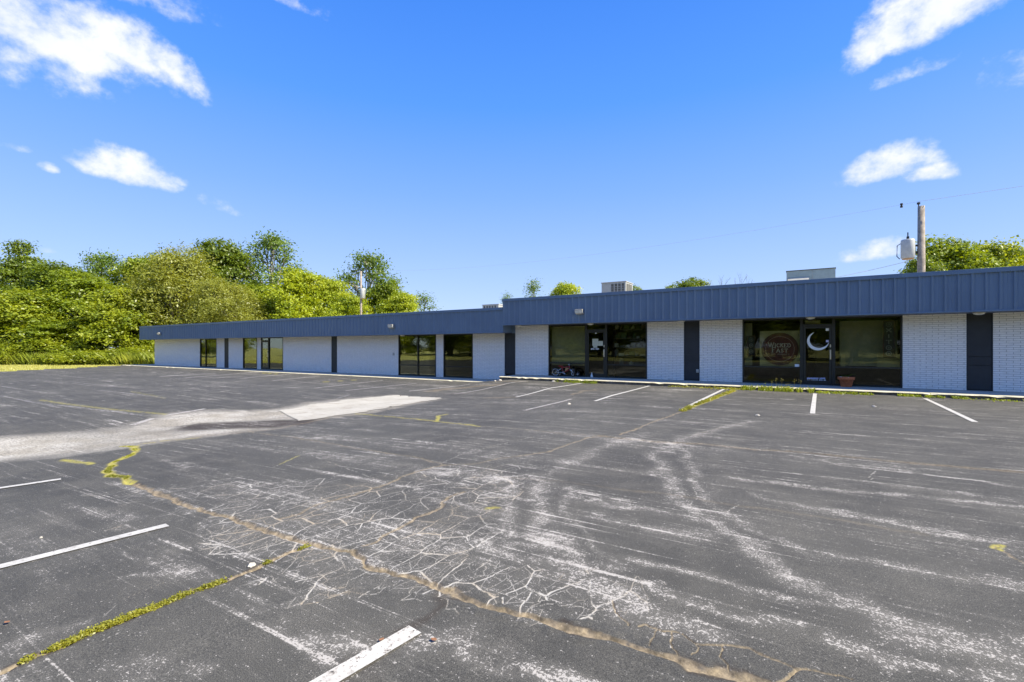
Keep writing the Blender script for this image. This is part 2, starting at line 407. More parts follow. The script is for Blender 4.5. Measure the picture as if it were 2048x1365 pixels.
C_LONG = [(713, 828), (805, 836), (873, 843), (959, 853), (1044, 858), (1113, 867), (1200, 872), (1303, 884), (1407, 889), (1511, 899), (1614, 906), (1718, 916), (1821, 926), (1925, 935), (2045, 945), (2200, 960)]
C_TAN = [(1000, 955), (1110, 962), (1200, 974), (1324, 988), (1490, 1013), (1614, 1030), (1702, 1044), (1850, 1070)]
C_RB = [(1280, 1250), (1300, 1252), (1347, 1263), (1399, 1281), (1435, 1289), (1490, 1301), (1548, 1318), (1585, 1334), (1610, 1336), (1658, 1343), (1700, 1352)]
C_GUT = [(280, 889), (330, 882), (440, 870), (560, 857), (640, 840), (720, 829), (800, 816)]
crack = np.zeros_like(X); deep = np.zeros_like(X)
def dirt(pix, w, amt=1.0, dp=1.0, soft=.35):
    global crack, deep
    d = seg_dist(poly(pix), Xw, Yw); ww = w*(.75+.9*(fbm(X*1.7, Y*1.7, 2, 55)-.25))
    m = amt*(1-sstep((d-ww*(1-soft))/(ww*soft*2+.004))); crack = np.maximum(crack, m)
    deep = np.maximum(deep, dp*(1-sstep((d-ww*.2)/(ww*1.0))))
dirt(C_MAIN, .027, .95); dirt(C_MOSS, .020, .9); dirt(C_UP, .014, .7, .4); dirt(C_DIAG, .016, .6, .35, .7); dirt(C_FAR, .02, .7, .4)
dirt(C_LEFT, .016, .45, .3, .7); dirt(C_LONG[:7], .016, .4, .3, .7); dirt(C_TAN, .02, .20, .1, .9); dirt(C_RB, .006, .75, .7)
dirt([(1585, 1334), (1565, 1352), (1548, 1375)], .005, .75, .7); dirt(C_ELBOW, .03, .8, .3); dirt(C_GUT, .03, .5, .3)
for q in ([(1347, 1263), (1352, 1290), (1355, 1312)], [(1399, 1281), (1385, 1312)], [(1435, 1289), (1440, 1315), (1450, 1345)], [(1320, 1256), (1305, 1290)]): dirt(q, .003, .7, .6)
for q in ([(2001, 1091), (1992, 1098), (2012, 1112), (2048, 1132), (2080, 1150)], [(1225, 1200), (1240, 1225), (1262, 1250)]): dirt(q, .005, .6, .5)
dark = np.zeros_like(X)
def stain(pix, w, amt):
    global dark
    d = seg_dist(poly(pix), X+wob*.35, Y+wob*.35); dark = np.maximum(dark, amt*(1-sstep(d/w)))
d = seg_dist(poly(C_LONG[6:]), Xw, Yw); dark = np.maximum(dark, 1.1*(1-sstep((d-.004)/.03))); deep = np.maximum(deep, .8*(1-sstep(d/.02)))
crack = np.maximum(crack, .35*(1-sstep((d-.03)/.05)))
stain([(870, 1195), (850, 1240), (800, 1262)], .10, .55); stain([(760, 1330), (735, 1390)], .16, .35); stain([(1110, 1245), (1160, 1262)], .04, .8)
stain([(290, 1310)], .03, .9) if False else None
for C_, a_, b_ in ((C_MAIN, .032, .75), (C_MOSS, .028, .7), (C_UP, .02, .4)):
    d = seg_dist(poly(C_), Xw, Yw); dark = np.maximum(dark, b_*np.exp(-((d-a_)/.014)**2)*sstep((fbm(X*4, Y*4, 3, 19)-.3)/.3))  # shade painted as a dark ring along the crack edges, for a sunken look
# white thin cracks traced one by one
thin = np.zeros_like(X)
def tl(pix, w=.010, amt=.9):
    global thin
    d = seg_dist(poly(pix), X+wob*.03+wob2*.03, Y+wob*.03-wob2*.03); w = w*.2*(.5+1.2*fbm(X*5, Y*5, 2, 13)); thin = np.maximum(thin, amt*(1-sstep((d-w*.4)/w)))
tl([(560, 893), (600, 900), (640, 918), (700, 940), (771, 965)], .012, .75); tl([(880, 928), (918, 911), (976, 895), (1051, 877), (1095, 871)], .014, .7)
tl([(890, 979), (935, 968), (960, 958), (1003, 941)]); tl([(896, 1040), (905, 1020), (900, 1010)]); tl([(700, 1035), (741, 1009), (800, 988), (850, 975)]); tl([(651, 1060), (700, 1040), (738, 1010)], .012)
tl([(1364, 879), (1440, 855), (1510, 842)], .03, .5); tl([(1480, 1010), (1450, 1025)]); tl([(1740, 960), (1752, 942), (1735, 955)]); tl([(1742, 1000), (1745, 985)])
tl([(1388, 975), (1396, 995), (1380, 1010)]); tl([(545, 935), (600, 912)], .012, .6); tl([(195, 1283), (228, 1270), (250, 1262)], .008, .8); tl([(205, 1235), (245, 1200), (330, 1165)], .006, .5)
for (a0, b0) in [((610, 1100), (560, 1150)), ((480, 1060), (440, 1110)), ((560, 1072), (520, 1100)), ((660, 1105), (690, 1140)), ((690, 1140), (800, 1150)), ((745, 1135), (690, 1175)), ((690, 1175), (600, 1178)), ((800, 1160), (740, 1190)), ((740, 1190), (640, 1188)), ((850, 1165), (800, 1200)), ((800, 1200), (870, 1205)), ((800, 1140), (880, 1095)), ((860, 1160), (940, 1110)), ((900, 1180), (970, 1150)), ((970, 1150), (1040, 1165)), ((1040, 1165), (1080, 1190)), ((1080, 1190), (1065, 1225)), ((970, 1150), (975, 1125)), ((840, 1110), (880, 1100)), ((740, 1120), (840, 1075)), ((840, 1075), (940, 1110)), ((1060, 1220), (1140, 1210)), ((1140, 1210), (1250, 1225)), ((430, 1110), (420, 1065)), ((420, 1065), (400, 1045)), ((880, 1195), (920, 1230)), ((520, 1150), (600, 1185)), ((760, 1060), (690, 1090))]:
    p = [a0]; n = 4
    for i in range(1, n): p.append((a0[0]+(b0[0]-a0[0])*i/n+random.uniform(-9, 9), a0[1]+(b0[1]-a0[1])*i/n+random.uniform(-5, 5)))
    tl(p+[b0], .011, .85)
GATOR = poly([(215, 985), (330, 975), (470, 955), (620, 960), (760, 965), (840, 935), (1010, 930), (1060, 970), (1000, 1010), (980, 1070), (1100, 1130), (1200, 1170), (1260, 1230), (1120, 1245), (960, 1200), (860, 1200), (760, 1200), (640, 1195), (520, 1160), (410, 1120), (390, 1060), (270, 1000)])
gin = in_poly(X+wob*1.2, Y+wob*1.2, GATOR).astype(float)
gator = gin*(.35+.9*sstep((fbm(X*.9, Y*.9, 3, 77)-.35)/.3)); 
# white wear: bands (tyre arcs, plough scrapes)
wear = np.zeros_like(X)
def wl(pix, w, amt):
    global wear
    d = seg_dist(poly(pix), X+wob*.25, Y+wob*.25); wear = np.maximum(wear, amt*np.exp(-(d/w)**2))
wl([(1005, 955), (1015, 985), (1020, 1040), (1035, 1090)], .10, .75); wl([(1075, 950), (1087, 982), (1094, 1051), (1124, 1106), (1157, 1154), (1222, 1198), (1300, 1235), (1420, 1265)], .13, .85)
wl([(1140, 975), (1150, 1030), (1180, 1090), (1240, 1140)], .05, .5)
wl([(1310, 905), (1330, 950), (1347, 978), (1409, 1048), (1504, 1106), (1628, 1179), (1811, 1263), (2060, 1325)], .11, .85); wl([(1370, 900), (1385, 950), (1420, 1000), (1500, 1060), (1617, 1106), (1700, 1118), (1775, 1128), (1903, 1150), (2050, 1175)], .09, .7)
wl([(1200, 1030), (1300, 1060), (1400, 1075)], .12, .8); wl([(1180, 1000), (1300, 1024), (1409, 1035)], .07, .8); wl([(1040, 1075), (1130, 1110), (1220, 1140)], .07, .6)
wl([(1260, 1120), (1300, 1128), (1409, 1150), (1555, 1197), (1665, 1215)], .05, .9); wl([(1270, 1170), (1300, 1186), (1409, 1212), (1577, 1252)], .05, .8); wl([(1647, 1277), (1775, 1310), (1848, 1336), (1960, 1360)], .05, .9)
wl([(1504, 989), (1665, 1022), (1848, 1062), (1994, 1084)], .07, .75); wl([(1464, 955), (1629, 975), (1811, 993), (2060, 1015)], .08, .85); wl([(1580, 912), (1700, 930), (1850, 948), (2048, 975)], .05, .75)
wl([(1500, 890), (1620, 898), (1760, 915)], .05, .6); wl([(690, 1310), (645, 1290), (640, 1275), (700, 1275), (770, 1290)], .05, .9); wl([(860, 1290), (930, 1270), (960, 1310), (1020, 1330)], .08, .85); wl([(1060, 1335), (1130, 1350), (1200, 1370)], .05, 1.0)
wl([(640, 1280), (680, 1288), (740, 1290)], .05, 1.0); wl([(0, 1290), (70, 1268), (160, 1245)], .06, .8); wl([(200, 1340), (280, 1325), (380, 1345)], .06, .6); wl([(130, 1010), (190, 1025), (260, 1040)], .08, .6)
wl([(310, 1080), (370, 1098)], .05, .6); wl([(270, 1150), (360, 1145)], .04, .6); wl([(870, 1000), (960, 1020), (1010, 1030)], .07, .7); wl([(960, 1085), (1020, 1105), (1080, 1120)], .07, .9)
wl([(640, 1000), (560, 985), (480, 975)], .12, .3); wl([(760, 1050), (860, 1080), (930, 1100)], .12, .35); wl([(1290, 868), (1215, 893), (1150, 920), (1095, 955)], .13, .6); wl([(1510, 842), (1440, 858), (1364, 879), (1320, 905)], .13, .6); wl([(330, 920), (370, 940)], .06, .5); wl([(2048, 1290), (1900, 1300), (1780, 1280)], .10, .8); wl([(1880, 1345), (2050, 1365)], .06, .8)
for k, (x0, y0, x1, y1) in enumerate([(1200, 762, 1290, 762), (560, 742, 660, 746), (1060, 768, 1090, 770), (845, 770, 905, 773), (1340, 780, 1400, 781), (690, 765, 730, 765), (1470, 778, 1520, 782), (300, 745, 380, 748), (330, 752, 560, 744), (400, 757, 640, 748)]):
    wl([(x0, y0), (x1, y1)], .22, .8)
# pale dusty run along the drainage valley
DUST = poly([(-300, 905), (0, 876), (150, 866), (240, 856), (300, 842), (340, 828), (420, 821), (500, 823), (560, 818), (620, 806), (680, 800), (790, 791), (885, 798), (790, 815), (720, 828), (640, 838), (560, 856), (480, 864), (440, 870), (330, 882), (260, 892), (180, 905), (90, 915), (0, 921), (-300, 965)])
inside = in_poly(X+wob*.5, Y+wob*.5, DUST); edge = seg_dist(DUST+[DUST[0]], X+wob*.5, Y+wob*.5)
dust = np.where(inside, .55+.45*sstep(edge/.35), .55*(1-sstep(edge/.35)))
dust *= np.clip(.62+.9*(fbm(X*1.1, Y*.5, 4, 91)-.25), 0, 1)
d = seg_dist(poly([(415, 853), (480, 850), (540, 848), (572, 848)]), X+wob*.6, Y+wob*.6); wet = 1-sstep((d-.38)/.5)
dust *= 1-.95*wet; dark = np.maximum(dark, wet*.95*(.5+fbm(X*6, Y*6, 3, 5)))
d = seg_dist(poly([(360, 831), (480, 827)]), X, Y); dust = np.maximum(dust, .9*(1-sstep((d-.12)/.25)))
moss = np.zeros_like(X)
def ms(pix, w, amt=1.0):
    global moss
    d = seg_dist(poly(pix), Xw, Yw); moss = np.maximum(moss, amt*(1-sstep((d-w*.5)/w)))
ms(C_ELBOW, .05); ms([(125, 921), (150, 923), (185, 928)], .05, .8); ms([(280, 889), (330, 882), (400, 876)], .03, .6); ms(C_LONG[:4], .03, .8); ms([(873, 843), (880, 832), (893, 829)], .045, .9)
ms([(1378, 815), (1420, 800), (1466, 782)], .10, 1); ms([(555, 930), (600, 912)], .01, .6); ms([(80, 800), (130, 808), (200, 817), (330, 829)], .05, .6); ms([(260, 783), (330, 797)], .04, .35); ms([(975, 1018), (990, 1016)], .03, .8)
ms([(640, 765), (715, 760)], .08, .7); ms([(520, 746), (560, 749)], .10, .8); ms([(2001, 1091), (1992, 1098)], .02, .9); ms([(215, 1268)], .0, 0) if False else None
litter = np.zeros_like(X)
for pix, w in (([(860, 783), (900, 778), (960, 772), (1000, 770)], .35), ([(970, 796), (1035, 795)], .12), ([(1140, 790), (1185, 780)], .12), ([(1000, 764), (1050, 763)], .25)):
    d = seg_dist(poly(pix), X+wob*.5, Y+wob*.5); litter = np.maximum(litter, .9*(1-sstep(d/w)))
crack = np.maximum(crack, litter*.6)

Z = G(X, Y)-.017*deep-.004*thin + .006*(fbm(X*1.3, Y*1.3, 3, 3)-.5)
Z = Z + .010*np.exp(-((seg_dist(poly(C_MAIN), Xw, Yw)-.075)/.03)**2)*(fbm(X*14, Y*14, 2, 8))      # lifted crumbling lip
ii = np.arange(NR-1)[:, None]*NA; jj = np.arange(NA)[None, :]; j2 = (jj+1) % NA
F = np.stack([(ii+jj), (ii+NA+jj), (ii+NA+j2), (ii+j2)], -1).reshape(-1, 4)
cxn = X[F].mean(1); cyn = Y[F].mean(1)
en = fbm(cxn*.5, cyn*.5, 3, 61)*.9-.4
keep = in_poly(cxn+en, cyn+en*.5, EDGE) & (cyn < 19.3)
F = F[keep]; used = np.unique(F); remap = np.full(len(X), -1); remap[used] = np.arange(len(used)); F = remap[F]
V = np.stack([X, Y, Z], -1)[used]

m_asph, nt, bs = mat('worn_asphalt'); g = N(nt, 'ShaderNodeNewGeometry').outputs['Position']
at1 = N(nt, 'ShaderNodeAttribute', attribute_name='marks_a'); at2 = N(nt, 'ShaderNodeAttribute', attribute_name='marks_b'); at3 = N(nt, 'ShaderNodeAttribute', attribute_name='marks_c')
s1 = N(nt, 'ShaderNodeSeparateColor'); nt.links.new(at1.outputs['Color'], s1.inputs[0]); s2 = N(nt, 'ShaderNodeSeparateColor'); nt.links.new(at2.outputs['Color'], s2.inputs[0]); s3 = N(nt, 'ShaderNodeSeparateColor'); nt.links.new(at3.outputs['Color'], s3.inputs[0])
A_crack, A_wear, A_gator = s1.outputs; A_dust, A_dark, A_moss = s2.outputs; A_thin = s3.outputs[0]
big = NOISE(nt, g, .35, 4); mid = NOISE(nt, g, 2.2, 5)
c = MIX(nt, SS(nt, big, .3, .7), (.056, .0525, .046), (.080, .075, .065))
c = MIX(nt, M(nt, 'MULTIPLY', SS(nt, mid, .4, .75), .45), c, (.128, .118, .100))
agg = NOISE(nt, g, 170, 3, .7)
c = MIX(nt, SS(nt, agg, .35, .75), MIX(nt, 1.0, c, (.50, .50, .50), 'MULTIPLY'), MIX(nt, 1.0, c, (1.9, 1.88, 1.82), 'MULTIPLY'))
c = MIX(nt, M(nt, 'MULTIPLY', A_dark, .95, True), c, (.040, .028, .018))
# scrapes along the building direction + patchy general wear
stk = NOISE(nt, g, 1.0, 6, .62, ((.42, 4.2, 1), (0, 0, rad(-6)))); stk2 = NOISE(nt, g, 1.0, 5, .6, ((1.3, 14, 1), (0, 0, rad(-7)))); pat = NOISE(nt, g, .8, 5, .6)
streak = M(nt, 'ADD', SS(nt, stk, .53, .72), M(nt, 'MULTIPLY', SS(nt, stk2, .56, .75), .55))
stk3 = NOISE(nt, g, 1.0, 5, .6, ((.10, 1.1, 1), (0, 0, rad(-5)))); stk4 = NOISE(nt, g, 1.0, 4, .6, ((.30, 22, 1), (0, 0, rad(-6))))
streak = M(nt, 'ADD', streak, M(nt, 'MULTIPLY', SS(nt, stk3, .5, .66), .45)); line_ = SS(nt, stk4, .575, .66)
streak = M(nt, 'ADD', streak, M(nt, 'MULTIPLY', line_, .8))
gate5 = SS(nt, NOISE(nt, g, 5.5, 4, .65), .25, .62)
w = M(nt, 'MULTIPLY', streak, M(nt, 'ADD', .45, M(nt, 'MULTIPLY', SS(nt, pat, .35, .65), .80)))
w = M(nt, 'MULTIPLY', M(nt, 'ADD', w, M(nt, 'MULTIPLY', A_gator, .26)), gate5)
w = M(nt, 'ADD', w, M(nt, 'MULTIPLY', A_wear, M(nt, 'ADD', .22, M(nt, 'MULTIPLY', gate5, .62))))
c = MIX(nt, M(nt, 'MULTIPLY', w, .27, True), c, (.33, .30, .26))
fl = NOISE(nt, g, 84, 4, .72); fl2 = NOISE(nt, g, 27, 4, .72)
flm = M(nt, 'ADD', M(nt, 'MULTIPLY', fl, .65), M(nt, 'MULTIPLY', fl2, .35))
th = M(nt, 'SUBTRACT', .600, M(nt, 'MULTIPLY', w, .125))
fleck = SS(nt, flm, th, M(nt, 'ADD', th, .035))
c = MIX(nt, M(nt, 'MULTIPLY', fleck, .88), c, (.46, .42, .375))
# fine alligator cracking
dist_ = N(nt, 'ShaderNodeVectorMath', operation='ADD'); nt.links.new(g, dist_.inputs[0]); nn = N(nt, 'ShaderNodeTexNoise'); nn.inputs['Scale'].default_value = 5; nn.inputs['Detail'].default_value = 3; nt.links.new(g, nn.inputs['Vector'])
sc_ = N(nt, 'ShaderNodeVectorMath', operation='SCALE'); nt.links.new(nn.outputs['Color'], sc_.inputs[0]); sc_.inputs['Scale'].default_value = .09; nt.links.new(sc_.outputs[0], dist_.inputs[1])
def vor(scale, wid):
    v = N(nt, 'ShaderNodeTexVoronoi', feature='DISTANCE_TO_EDGE', voronoi_dimensions='2D'); v.inputs['Scale'].default_value = scale
    mp = N(nt, 'ShaderNodeMapping'); mp.inputs['Scale'].default_value = (1.5, .85, 1); mp.inputs['Rotation'].default_value = (0, 0, .5); nt.links.new(dist_.outputs[0], mp.inputs[0]); nt.links.new(mp.outputs[0], v.inputs['Vector'])
    return SS(nt, v.outputs['Distance'], wid*1.8, wid*.3)
vl = M(nt, 'MAXIMUM', vor(3.0, .018), M(nt, 'MULTIPLY', vor(6.0, .02), .45)); gate = SS(nt, NOISE(nt, g, 2.6, 3), .36, .48)
crk = M(nt, 'MULTIPLY', M(nt, 'MULTIPLY', vl, gate), A_gator, True)
brk = SS(nt, NOISE(nt, g, 38, 4, .75), .30, .50)
crk = M(nt, 'MAXIMUM', M(nt, 'MULTIPLY', M(nt, 'MULTIPLY', crk, .85), brk), M(nt, 'MULTIPLY', M(nt, 'MULTIPLY', A_thin, .8), brk))
c = MIX(nt, crk, c, MIX(nt, SS(nt, mid, .45, .65), (.52, .48, .42), (.42, .34, .24)))
# pale dust
du = M(nt, 'MULTIPLY', A_dust, SS(nt, NOISE(nt, g, 26, 6, .8), .30, .62)); 
c = MIX(nt, M(nt, 'MULTIPLY', du, 1.0, True), c, MIX(nt, SS(nt, NOISE(nt, g, 1.3, 5, .6), .35, .65), (.42, .37, .29), (.58, .53, .45)))
# dirt in the open cracks
c = MIX(nt, M(nt, 'MULTIPLY', A_crack, SS(nt, NOISE(nt, g, 45, 4, .7), .0, .45), True), c, MIX(nt, SS(nt, NOISE(nt, g, 22, 5, .7), .3, .7), (.13, .10, .06), (.36, .28, .18)))
c = MIX(nt, M(nt, 'MULTIPLY', A_moss, SS(nt, NOISE(nt, g, 30, 4, .7), .3, .5), True), c, MIX(nt, SS(nt, NOISE(nt, g, 18, 4, .7), .35, .65), (.26, .22, .05), (.44, .39, .07)))
nt.links.new(c, bs.inputs['Base Color']); bs.inputs['Roughness'].default_value = .78; bs.inputs['Specular IOR Level'].default_value = .35
hh = M(nt, 'ADD', M(nt, 'MULTIPLY', agg, .6), M(nt, 'MULTIPLY', NOISE(nt, g, 60, 3), .5)); hh = M(nt, 'SUBTRACT', hh, M(nt, 'MULTIPLY', crk, .6))
BUMP(nt, bs, hh, .55, .006)
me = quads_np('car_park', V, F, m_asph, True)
def vattr(me, name, arrs):
    a = me.color_attributes.new(name, 'FLOAT_COLOR', 'POINT'); c = np.ones((len(arrs[0]), 4), np.float32)
    for i, q in enumerate(arrs): c[:, i] = np.clip(q, 0, 1.5)
    a.data.foreach_set('color', c.ravel())
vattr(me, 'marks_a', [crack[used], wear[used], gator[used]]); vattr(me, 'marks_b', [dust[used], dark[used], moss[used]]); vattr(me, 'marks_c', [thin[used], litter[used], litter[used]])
tag(link('car_park', me), kind='structure')
del A, Rr, X, Y, Z

# concrete run of the drainage gutter
m_conc, nt, bs = mat('pale_concrete'); g = N(nt, 'ShaderNodeNewGeometry').outputs['Position']
c = MIX(nt, SS(nt, NOISE(nt, g, 1.1, 6, .65), .3, .7), (.44, .40, .33), (.53, .49, .415)); c = MIX(nt, SS(nt, NOISE(nt, g, 40, 4, .7), .3, .75), MIX(nt, 1.0, c, (.8, .8, .8), 'MULTIPLY'), c)
c = MIX(nt, M(nt, 'MULTIPLY', SS(nt, NOISE(nt, g, 1.6, 7, .75), .50, .66), .55), c, (.26, .21, .155))
nt.links.new(c, bs.inputs['Base Color']); bs.inputs['Roughness'].default_value = .85; BUMP(nt, bs, NOISE(nt, g, 60, 4), .3, .005)
def ground_poly(name, pix, m, lift, n=14, kind='structure'):
    """two matching edges (near, far) given as pixel polylines, lofted over the terrain"""
    a, b = [np.array(poly(p)) for p in pix]
    def resample(p, k):
        L = np.concatenate([[0], np.cumsum(np.hypot(*np.diff(p, axis=0).T))]); t = np.linspace(0, L[-1], k); return np.stack([np.interp(t, L, p[:, 0]), np.interp(t, L, p[:, 1])], -1)
    K = 60; a = resample(a, K); b = resample(b, K); vs = []; fs = []
    for i in range(K):
        jag = .16*(random.random()-.5)
        for j in range(n):
            t = j/(n-1); p = a[i]*(1-t)+b[i]*t+(jag if j in (0, n-1) else 0); vs.append((p[0], p[1], float(G(p[0], p[1]))+lift))
    for i in range(K-1):
        for j in range(n-1): q = i*n+j; fs.append((q, q+1, q+n+1, q+n))
    mb = MB().add(vs, fs); return tag(mb.build(name, m, None, True), kind=kind)
ground_poly('concrete_gutter', ([(600, 843), (650, 836), (720, 826), (800, 812), (884, 798)], [(560, 822), (640, 808), (700, 800), (790, 791), (880, 796)]), m_conc, .012)

# painted bay lines
def paint_mat(name, col, wear_, seed):
    m = bpy.data.materials.new(name); m.use_nodes = True; nt = m.node_tree; b = nt.nodes['Principled BSDF']; o_ = nt.nodes['Material Output']
    g = N(nt, 'ShaderNodeNewGeometry').outputs['Position']; n = NOISE(nt, g, 30, 6, .75, ((1, 1, 1), (0, 0, seed))); n2 = NOISE(nt, g, 4, 5, .7); n3 = NOISE(nt, g, 110, 4, .7)
    c = MIX(nt, SS(nt, n2, .35, .65), tuple(q*.82 for q in col), col); c = MIX(nt, M(nt, 'MULTIPLY', SS(nt, n, .50, .66), .7), c, (.22, .18, .14))
    nt.links.new(c, b.inputs['Base Color']); b.inputs['Roughness'].default_value = .7
    t = N(nt, 'ShaderNodeBsdfTransparent'); mx_ = N(nt, 'ShaderNodeMixShader'); f = M(nt, 'ADD', M(nt, 'MULTIPLY', n, .45), M(nt, 'ADD', M(nt, 'MULTIPLY', n3, .3), M(nt, 'MULTIPLY', n2, .25)))
    nt.links.new(SS(nt, f, wear_-.03, wear_+.03), mx_.inputs[0]); nt.links.new(t.outputs[0], mx_.inputs[2]); nt.links.new(b.outputs[0], mx_.inputs[1]); nt.links.new(mx_.outputs[0], o_.inputs[0]); return m
P_new = paint_mat('line_paint', (.56, .53, .48), .60, 0); P_mid = paint_mat('worn_line_paint', (.50, .46, .42), .53, 1); P_old = paint_mat('faded_line_paint', (.42, .39, .36), .48, 2)
P_face = paint_mat('chipped_line_paint', (.58, .54, .48), .575, 3)
LINES = [  # pixel ends, width m, paint
    ((600, 1396), (830, 1261.5), .102, P_face), ((-260, 1200), (335, 1052), .102, P_new), ((-200, 1007), (122, 959.5), .102, P_new),
    ((1950, 845), (1850, 798), .10, P_new), ((1625, 828), (1630, 788), .10, P_new), ((1378, 813), (1448, 779), .10, P_new), ((1190, 803), (1299, 772.5), .10, P_new),
    ((1032, 795), (1163, 767.5), .10, P_new), ((908, 789), (1056, 763), .10, P_mid), ((1048, 822), (1142, 799), .09, P_mid), ((818, 783), (940, 769), .10, P_mid), ((691, 782), (833, 767.5), .10, P_mid),
    ((630, 777), (766, 761.5), .10, P_mid), ((590, 768), (700, 757), .10, P_old), ((545, 762), (640, 753), .12, P_mid), ((486, 757), (580, 749), .14, P_mid), ((370, 756.5), (500, 746.5), .16, P_mid), ((318, 754), (432, 747.3), .18, P_mid), ((230, 752), (395, 743.5), .15, P_old),
    ((2, 773), (85, 785.5), .10, P_old), ((0, 792), (122, 817), .10, P_old), ((52, 804), (285, 832), .10, P_old), ((140, 764), (250, 776), .10, P_old), ((200, 781), (330, 797), .10, P_old), ((70, 760), (180, 772), .10, P_old),
    ((330, 832), (410, 818.5), .12, P_mid), ((632, 812), (700, 790), .10, P_old), ((265, 851), (305, 838), .12, P_mid), ((1190, 802.5), (1232, 801.5), .06, P_old), ((1186, 791.5), (1216, 791.8), .06, P_old), ((1760, 827), (1850, 833), .06, P_old), ((1700, 818), (1875, 824), .04, P_old), ((545, 728), (545, 728), 0, None)]
for (a, b, w, pm) in LINES:
    if pm is None: continue
    a = gp(*a); b = gp(*b); d = b-a; L = np.hypot(*d); d /= L; nrm_ = np.array([-d[1], d[0]]); k = max(2, int(L/.12)); vs = []; fs = []
    for i in range(k+1):
        p = a+d*L*i/k
        for s in (-1, -.33, .33, 1):
            q = p+nrm_*w/2*s; vs.append((q[0], q[1], float(G(*q))+.0085))
    for i in range(k):
        for j in range(3): q = i*4+j; fs.append((q, q+4, q+5, q+1))
    tag(MB().add(vs, fs).build('parking_line', pm, None, True), kind='structure', group='painted parking bay lines')

# ------------------------------------------------------------------ walkway
DW = 20.3; DF = 19.46         # wall plane, fascia plane
ZL, ZU = .10, .39             # lower and upper walkway level
XS = -12.57                   # where the building steps up
m_walk, nt, bs = mat('walkway_concrete'); g = N(nt, 'ShaderNodeNewGeometry').outputs['Position']
c = MIX(nt, SS(nt, NOISE(nt, g, 1.6, 6, .65), .3, .7), (.34, .33, .30), (.50, .48, .43)); c = MIX(nt, M(nt, 'MULTIPLY', SS(nt, NOISE(nt, g, 14, 5, .7), .55, .7), .4), c, (.2, .18, .15))
nt.links.new(c, bs.inputs['Base Color']); bs.inputs['Roughness'].default_value = .85; BUMP(nt, bs, NOISE(nt, g, 50, 4), .4, .006)
m_kerb, nt, bs = mat('kerb_edge_sunlit'); g = N(nt, 'ShaderNodeNewGeometry').outputs['Position']
c = MIX(nt, SS(nt, NOISE(nt, g, 3, 6, .65), .3, .7), (.60, .53, .36), (.76, .69, .50)); c = MIX(nt, M(nt, 'MULTIPLY', SS(nt, NOISE(nt, g, 17, 5, .75), .56, .68), .5), c, (.3, .25, .18))  # sunlight on the concrete edge put into a paler, yellower tone
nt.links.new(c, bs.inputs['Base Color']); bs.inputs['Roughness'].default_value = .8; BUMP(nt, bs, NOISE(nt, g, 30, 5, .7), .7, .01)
m_kface = simple('kerb_face_shaded', (.15, .12, .09), .9, var=.4, scale=6, bump=.6)  # shade on the kerb front put into a dark brown
def walkway(name, x0, x1, z, seed):
    rnd = random.Random(seed); vs = []; fs = []; mi = []
    n = int((x1-x0)/.18); prof_prev = None; mb = MB()
    for i in range(n+1):
        x = x0+(x1-x0)*i/n; j = rnd.uniform(-.012, .012); k = rnd.uniform(-.02, .02); chip = .05 if rnd.random() < .05 else 0
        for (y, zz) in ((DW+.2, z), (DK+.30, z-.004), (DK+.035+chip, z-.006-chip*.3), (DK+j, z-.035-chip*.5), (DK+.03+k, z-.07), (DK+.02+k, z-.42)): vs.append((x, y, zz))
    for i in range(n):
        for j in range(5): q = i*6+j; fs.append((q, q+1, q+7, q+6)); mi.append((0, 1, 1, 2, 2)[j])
    mb.v = vs; mb.f = fs; mb.m = mi
    mb.box(x0-.001, x0, DK+.03, DW+.2, z-.42, z-.002, 2)
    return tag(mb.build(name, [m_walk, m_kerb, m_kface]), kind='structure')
walkway('walkway', XS+.35, 16, ZU, 1); walkway('lower_walkway', -54.5, XS+.348, ZL, 2)
# wall base strips of ground side at the left end of the building
mb = MB(); mb.box(-54.5, -51.5, DW+.2, 40, -.1, ZL-.004); tag(mb.build('side_pavement', m_walk), kind='structure')
# dry control joints
# ------------------------------------------------------------------ building
BX0 = wx(309.2, DW)
BLD = empty('commercial_building', (0, 0, 0), 0, 'long low strip building of white painted brick under a blue ribbed metal fascia', 'building')
ZSL, ZSU = 2.455, 2.81        # soffit levels
ZTL, ZTU = 3.70, 4.10         # fascia tops
XR = 15.0
def BW(px): return wx(px, DW)
# shell behind the front
sh = MB()
sh.box(BX0+.12, XS+.12, 34.0, 34.3, -.1, ZTL-.25); sh.box(XS+.12, XR, 34.0, 34.3, -.1, ZTU-.3)
sh.box(BX0+.11, BX0+.3, DW+.12, 34, -.1, ZTL-.3); sh.box(XR-.2, XR, DW+.12, 34, -.1, ZTU-.3)
sh.build('back_wall', m_paint_brick, BLD)
rf = MB(); rf.box(BX0+.02, XS-.002, DF+.10, 34.5, ZTL-.30, ZTL-.22); rf.build('roof', m_roof, BLD)
rf = MB(); rf.box(XS+.05, XR, DF+.10, 34.5, ZTU-.30, ZTU-.22); rf.build('roof', m_roof, BLD)
sf = MB(); sf.box(-53.0+.03, XS-.003, DF+.03, DW+.3, ZSL+.001, ZSL+.03); sf.box(-53+.03, BX0-.001, DW+.3, 34, ZSL+.001, ZSL+.03); sf.build('soffit', m_soffit, BLD)
sf = MB(); sf.box(XS+.03, XR, DF+.03, DW+.3, ZSU+.001, ZSU+.03); sf.build('soffit', m_soffit, BLD)
